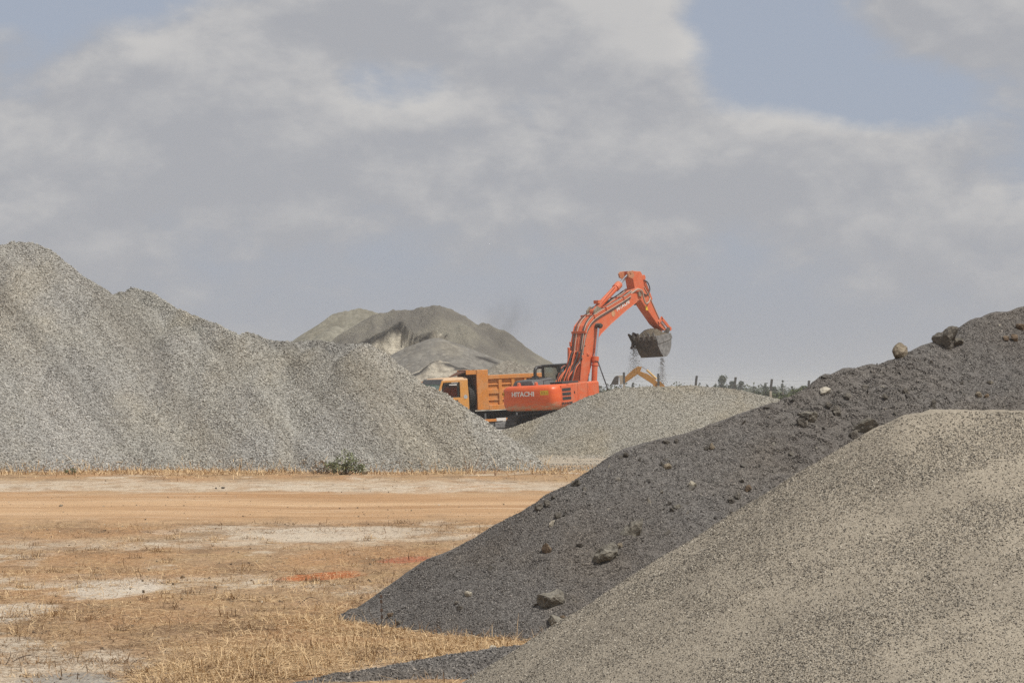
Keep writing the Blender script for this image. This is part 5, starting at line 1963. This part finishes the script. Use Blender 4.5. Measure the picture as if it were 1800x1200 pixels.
def rock(name, label, cat, loc, size, kind, seed, rough=.28, yaw=0.0, tilt=0.0, sink=.25, group='lumps lying on the dark chippings'):
    import bmesh
    rn = np.random.default_rng(seed)
    bm = bmesh.new()
    bmesh.ops.create_icosphere(bm, subdivisions=4, radius=1.0)
    P = np.array([v.co[:] for v in bm.verts])
    # a few flat broken faces
    for k in range(15):
        d = rn.normal(size=3); d /= np.linalg.norm(d)
        lim = rn.uniform(.50, .88)
        q = P @ d
        P = P - np.where(q > lim, (q - lim) * .9, 0)[:, None] * d
    n = np.zeros(len(P))
    for k, (f, a) in enumerate(((1.6, .5), (3.5, .3), (8, .16), (17, .1))):
        n += a * (vnoise(P[:, 0] * f + seed, P[:, 1] * f + P[:, 2] * f * .7, seed + k) + vnoise(P[:, 2] * f, P[:, 0] * f - P[:, 1] * f * .6 + seed, seed + 9 + k))
    P = P * (1 + rough * n)[:, None]
    P = P * (np.array(size) / 2)
    for v, c in zip(bm.verts, P):
        v.co = c
    me = bpy.data.meshes.new(name)
    bm.to_mesh(me); bm.free()
    me.materials.append(RK[kind])
    o = bpy.data.objects.new(name, me)
    COL.objects.link(o)
    o.rotation_euler = (0, tilt, yaw)
    o.location = Vector(loc) + Vector((0, 0, size[2] * (.5 - sink)))
    tag(o, label, cat, group)
    return o


def on_dark(px, py):
    return dark.hit(px, py, 16.2, 23.8)


# (px, py of its foot, width px, height px, depth ratio, kind, tilt, roughness, label)
ROCKS = [
    (1583, 627, 27, 24, 1.0, 'tan', 0, .16, 'round tan boulder sitting on the skyline of the dark heap'),
    (1663, 609, 42, 33, .9, 'dark', -.3, .62, 'craggy dark clod with a jagged peak on the skyline of the dark heap'),
    (1684, 603, 24, 12, .9, 'grey', -.1, .4, 'flat grey clod trailing right of the craggy skyline one'),
    (1420, 738, 32, 18, .8, 'grey', -.7, .6, 'grey-topped lump with a long dark hollow high on the dark slope'),
    (1410, 748, 16, 13, .9, 'dark', -.6, .5, 'dark lump in the hollow below the grey-topped one'),
    (1457, 716, 13, 10, .9, 'dark', -.4, .5, 'small dark clod up-slope between two grey lumps'),
    (1472, 728, 18, 16, .9, 'dark', -.5, .5, 'dark leaning clod left of the broad slab lump'),
    (1519, 756, 48, 22, .7, 'grey', -.42, .6, 'broad slab-like lump just above the pale heap flank'),
    (1500, 768, 20, 14, .8, 'dark', -.4, .5, 'dark crumb below the broad slab-like lump'),
    (1114, 938, 44, 22, .6, 'grey', -.85, .6, 'upper of two elongated crumbly lumps mid-slope'),
    (1059, 982, 66, 24, .6, 'grey', -.75, .65, 'lower larger elongated crumbly lump mid-slope'),
    (1089, 961, 10, 9, .9, 'tan', 0, .3, 'small pale stone beside the larger elongated lump'),
    (973, 1062, 48, 34, .85, 'grey', -.2, .6, 'largest craggy boulder near the foot of the dark heap'),
    (978, 1097, 30, 19, .9, 'grey', -.1, .45, 'grey-brown boulder at the edge of the pale heap, below the craggy one'),
    (990, 1089, 13, 9, .9, 'brown', 0, .3, 'small brown stone touching the grey-brown boulder'),
    (960, 969, 18, 16, .9, 'brown', -.2, .3, 'round brown lump left of the elongated lumps'),
    (823, 1046, 13, 10, .9, 'pale', 0, .18, 'smooth pale pebble on the lower dark slope'),
    (803, 1061, 8, 6, .9, 'dark', 0, .4, 'tiny dark crumb below the smooth pale pebble'),
    (808, 1070, 12, 7, .9, 'dark', 0, .4, 'flat dark crumb lowest below the smooth pale pebble'),
    (686, 1083, 12, 9, .9, 'brown', 0, .4, 'brown clod behind the dead weed stem'),
    (702, 1096, 11, 9, .9, 'dark', 0, .4, 'dark clod right of the dead weed stem'),
    (1217, 855, 15, 12, .9, 'pale', -.1, .28, 'pale rounded stone in the middle of the dark slope'),
    (1172, 823, 17, 9, .8, 'tan', -.2, .35, 'flat tan stone above the pale rounded one'),
    (1251, 788, 12, 9, .9, 'tan', -.3, .35, 'tan stone high on the slope below the crest'),
    (1243, 790, 8, 7, .9, 'dark', 0, .4, 'dark crumb touching the high tan stone'),
    (1099, 802, 11, 9, .9, 'dark', 0, .4, 'dark clod breaking the crest line left of the slope'),
    (1172, 779, 14, 8, .9, 'dark', 0, .5, 'dark flat crumb on the crest right of the low gravel heap'),
    (1188, 777, 8, 8, .9, 'dark', 0, .5, 'dark knob beside the flat crest crumb'),
    (1012, 853, 16, 12, .9, 'dark', -.4, .45, 'dark clod on the steep left edge above the track'),
    (1027, 862, 9, 7, .9, 'dark', 0, .4, 'small dark clod just inside the steep left edge'),
    (962, 888, 15, 11, .9, 'dark', -.3, .45, 'upper dark clod of the pair on the left edge'),
    (949, 893, 17, 10, .9, 'dark', -.3, .45, 'lower dark clod of the pair on the left edge'),
    (982, 909, 12, 12, .9, 'dark', 0, .45, 'dark crumb in the scatter below the left edge'),
    (970, 924, 8, 13, .7, 'pale', .3, .3, 'upright pale chip in the scatter below the left edge'),
    (1316, 861, 13, 10, .9, 'brown', -.3, .4, 'brown crumb at the top of a crumb trail near the pale heap'),
    (1297, 874, 14, 10, .9, 'dark', -.4, .5, 'dark crumb along the trail near the pale heap'),
    (1285, 882, 12, 9, .9, 'dark', -.4, .5, 'lowest dark crumb of the trail near the pale heap'),
    (1190, 893, 14, 9, .9, 'grey', -.4, .5, 'grey crumb between the elongated lumps and the trail'),
    (1181, 898, 9, 8, .9, 'dark', -.4, .5, 'dark crumb left of the grey one mid-slope'),
    (1720, 697, 12, 9, .9, 'tan', 0, .3, 'left of two small stones above the flat pale top'),
    (1735, 698, 9, 7, .9, 'brown', 0, .3, 'right of two small stones above the flat pale top'),
    (1769, 597, 13, 8, .9, 'brown', -.1, .3, 'small brown stone on the upper right slope'),
    (1785, 598, 15, 12, .9, 'brown', -.2, .35, 'larger reddish-brown stone on the upper right slope'),
    (1794, 578, 18, 12, .9, 'brown', -.3, .4, 'brown stone cut by the right frame edge'),
    (1450, 690, 22, 10, .8, 'pale', -.1, .3, 'flat pale stone on the crest by the green scrub'),
    (1640, 716, 10, 16, .8, 'dark', .2, .5, 'upright dark crumb just above the flat pale top'),
    (1390, 800, 10, 7, .9, 'grey', 0, .4, 'small grey stone below the big hollow lump'),
    (1590, 690, 12, 8, .9, 'dark', -.4, .5, 'dark crumb upslope of the broad slab-like lump'),
    (1555, 700, 10, 7, .9, 'dark', -.4, .5, 'dark crumb near the top right of the rough patch'),
    (1520, 683, 11, 8, .9, 'dark', -.4, .5, 'dark crumb high in the rough patch below the crest'),
    (1490, 698, 14, 9, .9, 'dark', -.5, .5, 'dark crumb beside the crest in the rough patch'),
]
for i, (px, py, w_, h_, dr, kd, tl, rgh, lab) in enumerate(ROCKS):
    q = on_dark(px, py)
    k = q.y / FPX
    rock('boulder' if w_ > 24 else 'rock', lab, 'boulder' if w_ > 24 else 'rock', q, (w_ * k * 1.15, w_ * k * dr * 1.1, h_ * k * 1.55), kd, 500 + i * 3, rgh, random.Random(i).uniform(-.4, .4), tl, .34)

# loose crumbs too small to pick apart
cr_o, cr_s = [], []
rg3 = np.random.default_rng(31)
pp = dark.points(9000, -1.9, 5.6, 16.6, 23.2, 33, floor=.02)
rough_zone = np.clip(fbm(pp[:, 0], pp[:, 1], .8, 91, 3) * 2 + .30 + .10 * (pp[:, 0] - 1), .02, 1)
kp = rg3.random(len(pp)) < rough_zone * .55
pp = pp[kp]
scatter('crumbs', pp - dark.org, (.013 + .055 * rg3.random(len(pp)) ** 4), stone_mat('crumb', [(0, (.045, .041, .037)), (.6, (.12, .11, .095)), (.9, (.2, .18, .15)), (1, (.34, .31, .25))]), do, 9)

q = on_ground(641, 833)
rock('stone_block', 'pale flat-topped stone block beside the green bush', 'stone', q, (.22, .2, .17), 'pale', 901, .2, .3, .15, .15, None)
for i, (px, py, w_, h_, kd, lab) in enumerate((
        (392, 858, 7, 3, 'dark', 'dark flat stone on the far track verge, left of its twin'), (380, 859, 5, 2.5, 'dark', 'smaller dark stone on the far track verge'),
        (107, 890, 9, 3.5, 'tan', 'lone tan stone lying on the orange track'),
        (868, 1143, 16, 9, 'pale', 'flat grey stone in the dry grass by the dark spill'))):
    q = on_ground(px, py); k = q.y / FPX
    rock('stone', lab, 'stone', q, (w_ * k, w_ * k * .8, h_ * k * 1.5), kd, 950 + i, .3, .4, 0, .2, None)

# ------------------------------------------------------------------ dry grass
GRASS = leaf_mat('straw', (.30, .185, .09), (.70, .52, .305), .8)
GRASS_G = leaf_mat('brown_straw', (.16, .10, .06), (.42, .29, .17), .85)


def blades(name, x, y, z, h, mat, seed, lie=.5, width=.004, kind='stuff', spread=1.0):
    """one bent blade per point"""
    rg_ = np.random.default_rng(seed)
    n = len(x)
    az = rg_.uniform(0, 2 * np.pi, n)
    el = np.where(rg_.random(n) < lie, rg_.uniform(.02, .35, n), rg_.uniform(.5, 1.45, n))
    d = np.stack([np.cos(az) * np.cos(el), np.sin(az) * np.cos(el), np.sin(el)], -1)
    bend = np.stack([np.cos(az), np.sin(az), -rg_.uniform(.1, .9, n)], -1) * (h * rg_.uniform(.05, .35, n))[:, None]
    side = np.stack([-np.sin(az), np.cos(az), np.zeros(n)], -1)
    tw = rg_.uniform(-1, 1, n)[:, None]
    side = side + np.array([0, 0, 1.0]) * tw * .6
    p0 = np.stack([x, y, z], -1)
    p1 = p0 + d * (h * .55)[:, None] + bend * .25
    p2 = p0 + d * h[:, None] + bend
    wv = (width * rg_.uniform(.6, 1.4, n))[:, None]
    V = np.stack([p0 - side * wv, p0 + side * wv, p1 + side * wv * .8, p1 - side * wv * .8, p2 + side * wv * .2, p2 - side * wv * .2], 1).reshape(-1, 3)
    V[:, 2] = np.maximum(V[:, 2], np.repeat(z, 6) + .002)
    b = np.arange(n)[:, None] * 6
    F = np.concatenate([b + np.array([[0, 1, 2, 3]]), b + np.array([[3, 2, 4, 5]])])
    T = np.repeat(np.clip(rg_.random(n) * .9 + rg_.normal(0, .1, n), 0, 1), 6)
    o = np_mesh(name, V, F, mat, None, attrs={'tone': T})
    if kind: o['kind'] = kind
    return o


def grass_points(n, y0, y1, seed, dens, xpad=1.1):
    rg_ = np.random.default_rng(seed)
    y = np.exp(rg_.uniform(np.log(y0), np.log(y1), n))
    x = (rg_.uniform(0, 1, n) * (1.25) - 1.08) * y * (900 / FPX)
    cover = np.maximum(dark.h(x, y) + .02, np.maximum(spill.h(x, y) + .055, light.h(x, y)))
    m = (cover < .015) & (rg_.random(n) < dens(x, y))
    return x[m], y[m]


def d_near(x, y):
    a = fbm(x, y * .6, .55, 7, 4)
    c_ = fbm(x, y * .7, 3.0, 8, 3)
    right = np.clip((x + 2.0) * .5, -.3, .5)
    return np.clip(.30 + 1.3 * a + 1.0 * c_ + .35 * right - np.clip((y - 19) * .045, 0, .35), .02, 1)


x, y = grass_points(150000, 13.4, 33, 21, d_near)
rg4 = np.random.default_rng(22)
blades('dry_grass', x, y, ground_h(x, y), rg4.gamma(1.6, .030, len(x)) * np.where(rg4.random(len(x)) < .06, 1.8, .85) + .015, GRASS, 23, .90, .0020)
x, y = grass_points(60000, 13.4, 34, 25, lambda x, y: np.clip(1.9 * fbm(x, y * .6, .8, 27, 4) + .10, 0, 1))
blades('dry_grass', x, y, ground_h(x, y), rg4.gamma(1.8, .024, len(x)) + .012, GRASS_G, 26, .8, .0024)


# thick dry tufts hugging the dark toe and the spill
def toe(x, y):
    h = np.maximum(dark.h(x, y), spill.h(x, y) + .03)
    return np.where((h < .0) & (h > -.32) & (x > -2.6), .75, 0) * np.clip(.75 + 1.2 * fbm(x, y, 2.2, 15, 3), 0, 1)


rg_ = np.random.default_rng(41)
x = rg_.uniform(-2.4, .6, 90000); y = rg_.uniform(15.0, 19.4, 90000)
m = rg_.random(90000) < toe(x, y)
x, y = x[m], y[m]
blades('dry_grass', x, y, np.maximum(ground_h(x, y), np.maximum(dark.h(x, y), spill.h(x, y)) * .5), rg_.gamma(2.0, .024, len(x)) + .012, GRASS, 43, .84, .0021)

# fringe along the far verge below the long stockpile
n = 42000
x = rg_.uniform(-13.2, 2.6, n); y = rg_.uniform(49.0, 56.4, n)
dens = np.clip(.50 + 1.7 * fbm(x, y * .5, .45, 17, 3), .04, 1) * np.clip(1 - np.abs(y - 54.3 + .8 * vnoise(x * .4, x * 0, 5)) / 2.6, .04, 1)
m = (rg_.random(n) < dens) & (left.h(x, y) < .25)
x, y = x[m], y[m]
blades('dry_grass', x, y, np.maximum(ground_h(x, y), left.h(x, y)), rg_.gamma(2.2, .04, len(x)) + .02, GRASS, 45, .5, .006)
n = 9000
x = rg_.uniform(-13.2, 3, n); y = rg_.uniform(30.5, 34.0, n)
m = rg_.random(n) < np.clip(1.8 * fbm(x, y * .6, .5, 19, 3) + .15, 0, 1)
x, y = x[m], y[m]
blades('dry_grass', x, y, ground_h(x, y), rg_.gamma(1.6, .018, len(x)) + .01, GRASS_G, 47, .85, .004)


# loose stones on the bare ground between the heaps, and grit strewn over the yard
rgs = np.random.default_rng(55)
x = rgs.uniform(-2, 6.5, 30000); y = rgs.uniform(55.0, 72, 30000)
m = (left.h(x, y) < .05) & (mid.h(x, y) < .05) & (rgs.random(30000) < np.clip(.35 + 1.4 * fbm(x, y, .6, 57, 3) + .5 * np.exp(-np.maximum(0, np.minimum(-left.h(x, y), -mid.h(x, y))) * 3), 0, 1))
pts = np.stack([x, y, ground_h(x, y)], -1)[m]
scatter('loose_gravel', pts, rgs.uniform(.02, .055, len(pts)), SM, None, 12)
n = 5200
y = np.exp(rgs.uniform(np.log(14), np.log(54), n)); x = rgs.uniform(-1.08, .35, n) * y * 900 / FPX
m = (np.maximum(dark.h(x, y), np.maximum(spill.h(x, y), light.h(x, y))) < 0) & (rgs.random(n) < np.clip(.4 + 1.6 * fbm(x, y * .6, .7, 59, 3), .05, 1))
pts = np.stack([x, y, ground_h(x, y)], -1)[m]
scatter('loose_gravel', pts, rgs.gamma(2.0, .006, len(pts)) + .007, stone_mat('yard_stones', [(0, (.07, .05, .035)), (.5, (.2, .15, .10)), (.85, (.38, .31, .23)), (1, (.55, .48, .38))]), None, 14)

# brown and straw clumps, bent and broken
def clumps(name, n, y0, y1, seed, hmul, mat, rad, wd):
    rg_ = np.random.default_rng(seed)
    cy = np.exp(rg_.uniform(np.log(y0), np.log(y1), n)); cx = rg_.uniform(-1.1, .45, n) * cy * 900 / FPX
    k = rg_.random(n) < np.clip(.35 + 2.2 * fbm(cx, cy * .6, .45, seed + 1, 3), .03, 1)
    cx, cy = cx[k], cy[k]
    per = rg_.integers(18, 80, len(cx))
    x = np.repeat(cx, per) + rg_.normal(0, rad, per.sum()); y = np.repeat(cy, per) + rg_.normal(0, rad * .8, per.sum())
    hh = np.repeat(rg_.uniform(.4, 1.2, len(cx)), per) * hmul * rg_.uniform(.4, 1.2, per.sum())
    m = np.maximum(dark.h(x, y) + .02, np.maximum(spill.h(x, y) + .03, light.h(x, y))) < 0
    x, y, hh = x[m], y[m], hh[m]
    blades(name, x, y, ground_h(x, y), hh, mat, seed + 2, .55, wd)


clumps('dry_grass', 260, 14.2, 34, 401, .085, GRASS_G, .06, .0026)
clumps('dry_grass', 240, 14.2, 30, 411, .10, GRASS, .055, .0024)

# single plants one can point at
def stems(name, label, cat, foot, tips, rad, mat, group=None, buds=None):
    root = empty(name, foot)
    tag(root, label, cat, group)
    for tp in tips:
        pts_ = [Vector((0, 0, -.02))] + [Vector(t) for t in tp]
        m = MB(); m.tube(smooth_poly(pts_, 4), rad, 5, True, rad * .45)
        m.build('stem', mat, root)
    if buds:
        m = MB()
        for b_ in buds:
            m.hexa([Vector(b_) + Vector(v) * .011 for v in ((-1, -1, -1), (1, -1, -1), (1, 1, -1), (-1, 1, -1), (-.7, -.7, 1.2), (.7, -.7, 1.2), (.7, .7, 1.2), (-.7, .7, 1.2))])
        m.build('seed_heads', mat, root)['kind'] = 'stuff'
    return root


STEM_D = plain('dead_stem', (.075, .048, .034), .9)
STEM_S = plain('straw_stem', (.58, .43, .25), .8)
STEM_R = plain('reddish_stem', (.26, .15, .09), .9)
f0 = on_ground(671, 1112)
k = f0.y / FPX
stems('dead_weed', 'upright dead brown weed with a few bare stems at the tip of the dark heap', 'weed', f0,
      [[(0, 0, 18 * k), (-.3 * k, 0, 40 * k), (-1 * k, 0, 66 * k)], [(-8 * k, 0, 14 * k), (-16 * k, 0, 26 * k), (-24 * k, 0, 44 * k)],
       [(-10 * k, .01, 8 * k), (-22 * k, .01, 14 * k)], [(3 * k, 0, 10 * k), (4 * k, 0, 20 * k)]], .0035, STEM_D, None,
      [(-.3 * k, 0, 40 * k), (-.8 * k, 0, 55 * k), (-1 * k, 0, 64 * k), (.5 * k, 0, 28 * k)])
for i, (px, py, dx, dz, lab) in enumerate((
        (572, 1075, 25, 30, 'leaning pale straw stalk left of the dark heap tip'),
        (553, 1178, -2, 56, 'tall upright straw stalk near the bottom edge'),
        (548, 1180, 4, 44, 'shorter straw stalk beside the tall upright one'),
        (632, 1170, 24, 30, 'straw stalk leaning right above the dark spill'),
        (572, 1002, 12, 42, 'curved straw stalk beside the burnt-orange stain'),
        (466, 1030, 16, 26, 'short bent straw stalk left of the burnt-orange stain'),
        (538, 1120, 18, -2 + 40, 'long straw stalk arching in the thick dry grass'),
        (705, 1085, 18, 24, 'feathery straw stalk on the dark heap foot'),
        (812, 1160, 18, 16, 'straw stalk pointing at the dark spill'),
        (898, 1110, 6, 18, 'small straw stalk at the end of the dark toe'),
        (320, 1150, 20, 28, 'thin straw stalk alone on the near grass'),
        (700, 1150, 4, 18, 'short straw stalk in the dense dry tuft'),
        (136, 1070, -1, 18, 'tiny straw stalk by the white bare patch'))):
    f0 = on_ground(px, py); k = f0.y / FPX
    stems('straw_stalk', lab, 'grass stalk', f0, [[(dx * .35 * k, 0, dz * .5 * k), (dx * k, 0, dz * k)], [(dx * .2 * k, .02, dz * .3 * k), (dx * .4 * k + .01, .02, dz * .65 * k)]], .0026, STEM_S, 'straw stalks in the near grass')
for i, (px, py, pts_, lab) in enumerate((
        (300, 1046, [(20, 0, 1), (40, 0, 2), (62, 0, 1)], 'thin dark stick lying on the pale ground'),
        (20, 1163, [(25, 4, 6), (50, 2, 4), (80, -4, 5), (112, -10, 3)], 'long curved bare branch lying at the near left'),
        (10, 1168, [(7, 0, 7), (9, 0, 13)], 'short forked twig standing at the near left corner'),
        (525, 1062, [(18, 3, 8), (40, -3, 3)], 'thin dark twig lying left of the dark heap tip'),
        (230, 1168, [(8, 0, 2), (18, 0, 1)], 'short dark stick near the grey grit patch'))):
    f0 = on_ground(px, py); k = f0.y / FPX
    stems('fallen_twig', lab, 'twig', f0 + Vector((0, 0, .02)), [[(a * k, b_ * k, c_ * k) for a, b_, c_ in pts_], [(pts_[0][0] * k, pts_[0][1] * k, pts_[0][2] * k), (pts_[1][0] * k * .8, .03, pts_[1][2] * k + 4 * k)]], .0026, STEM_D, 'twigs lying on the near ground')


def bush(px, py, wpx, hpx, label, mat, seed, n=16, per=55, size=.022):
    f0 = on_ground(px, py); k = f0.y / FPX
    root = empty('bush', f0)
    tag(root, label, 'bush')
    rn = random.Random(seed)
    w_, h_ = wpx * k, hpx * k
    cs = []
    for i in range(n):
        a = rn.uniform(-1, 1); t = rn.random()
        x_ = a * w_ * .46; z_ = h_ * (.15 + .7 * t) * (1 - .55 * abs(a) ** 1.6)
        cs.append((x_, rn.uniform(-.35, .35) * w_ * .5, z_, h_ * rn.uniform(.13, .24)))
    m = MB()
    for c_ in cs:
        m.tube([(c_[0] * .15, c_[1] * .15, -.02), (c_[0] * .6, c_[1] * .6, c_[2] * .55), (c_[0], c_[1], c_[2])], .006, 4, True, .003)
    m.build('twigs', STEM_D, root)
    leaves('leaves', cs, per, size, mat, root, seed + 3, .45)


bush(606, 835, 66, 50, 'scraggy grey-green bush at the foot of the long stockpile', LEAF_B, 601, 30, 40, .028)
bush(566, 833, 50, 26, 'low dry brown bush on the left side of the green one', LEAF_DRY, 602, 16, 30, .02)
bush(125, 834, 22, 15, 'small green weed at the far left foot of the stockpile', LEAF_B, 603, 8, 30, .02)
for i, (px, py, dx, dz, lab) in enumerate(((822, 830, -7, 34, 'left reddish dry weed on the stockpile foot'), (833, 832, 12, 40, 'tall middle reddish dry weed on the stockpile foot'),
                                           (850, 830, 14, 28, 'right reddish dry weed leaning away on the stockpile foot'), (870, 833, 5, 18, 'small reddish dry weed nearest the stockpile end'))):
    f0 = on_ground(px, py + 3); k = f0.y / FPX
    stems('dry_weed', lab, 'weed', f0, [[(dx * .4 * k, 0, dz * .5 * k), (dx * k, 0, dz * k)], [(-dx * .3 * k, 0, dz * .4 * k), (-dx * .5 * k, 0, dz * .75 * k)],
                                        [(dx * .6 * k, .05, dz * .3 * k), (dx * 1.3 * k, .05, dz * .6 * k)]], .007, STEM_R, 'reddish dry weeds at the stockpile foot')

# ------------------------------------------------------------------ dark exhaust smoke drifting off the excavator
def make_smoke(name='smoke', q=(892, 566, 119), size=(1.7, 1.1, 2.0), tilt=14, col=(.12, .11, .11, 1), dens=.45):
    import bmesh
    bm = bmesh.new()
    bmesh.ops.create_icosphere(bm, subdivisions=3, radius=1.0)
    me = bpy.data.meshes.new(name)
    bm.to_mesh(me); bm.free()
    o = bpy.data.objects.new(name, me)
    COL.objects.link(o)
    c = at(*q)
    o.location = c
    o.scale = size
    o.rotation_euler = (0, R(tilt), 0)
    m = bpy.data.materials.new(name)
    m.use_nodes = True
    nt = NT(m.node_tree); nt.n.clear()
    out = nt.add('ShaderNodeOutputMaterial')
    pv = nt.add('ShaderNodeVolumePrincipled')
    pv.inputs['Color'].default_value = col
    pv.inputs['Anisotropy'].default_value = .2
    tc = nt.add('ShaderNodeTexCoord'); p = tc.outputs['Object']
    r = nt.vmath('LENGTH', p, None, 1)
    fall = nt.smooth(r, .15, 1.0, 1.0, 0.0)
    n = nt.smooth(nt.noise(p, 1.5, 5, .6, .6), .38, .72)
    nt.l.new(nt.math('MULTIPLY', nt.math('MULTIPLY', fall, n), dens), pv.inputs['Density'])
    nt.l.new(pv.outputs[0], out.inputs['Volume'])
    me.materials.append(m)
    o['kind'] = 'stuff'


make_smoke()
make_smoke('dust', (1119, 636, 108.0), (.45, .45, .95), 6, (.40, .35, .28, 1), .55)
make_smoke('dust', (1165, 650, 110.0), (.32, .4, .8), -4, (.40, .35, .28, 1), .45)

# ------------------------------------------------------------------ dusty air
def make_haze():
    m = bpy.data.materials.new('dusty_air')
    m.use_nodes = True
    nt = NT(m.node_tree); nt.n.clear()
    out = nt.add('ShaderNodeOutputMaterial')
    pv = nt.add('ShaderNodeVolumePrincipled')
    pv.inputs['Color'].default_value = (.86, .88, .92, 1)
    pv.inputs['Density'].default_value = HAZE
    nt.l.new(pv.outputs[0], out.inputs['Volume'])
    b = MB().box(-1600, 1600, -320, 2700, -2.0, 13.0)
    o = b.build('haze', m)
    o['kind'] = 'stuff'


HAZE = 0.00038
make_haze()
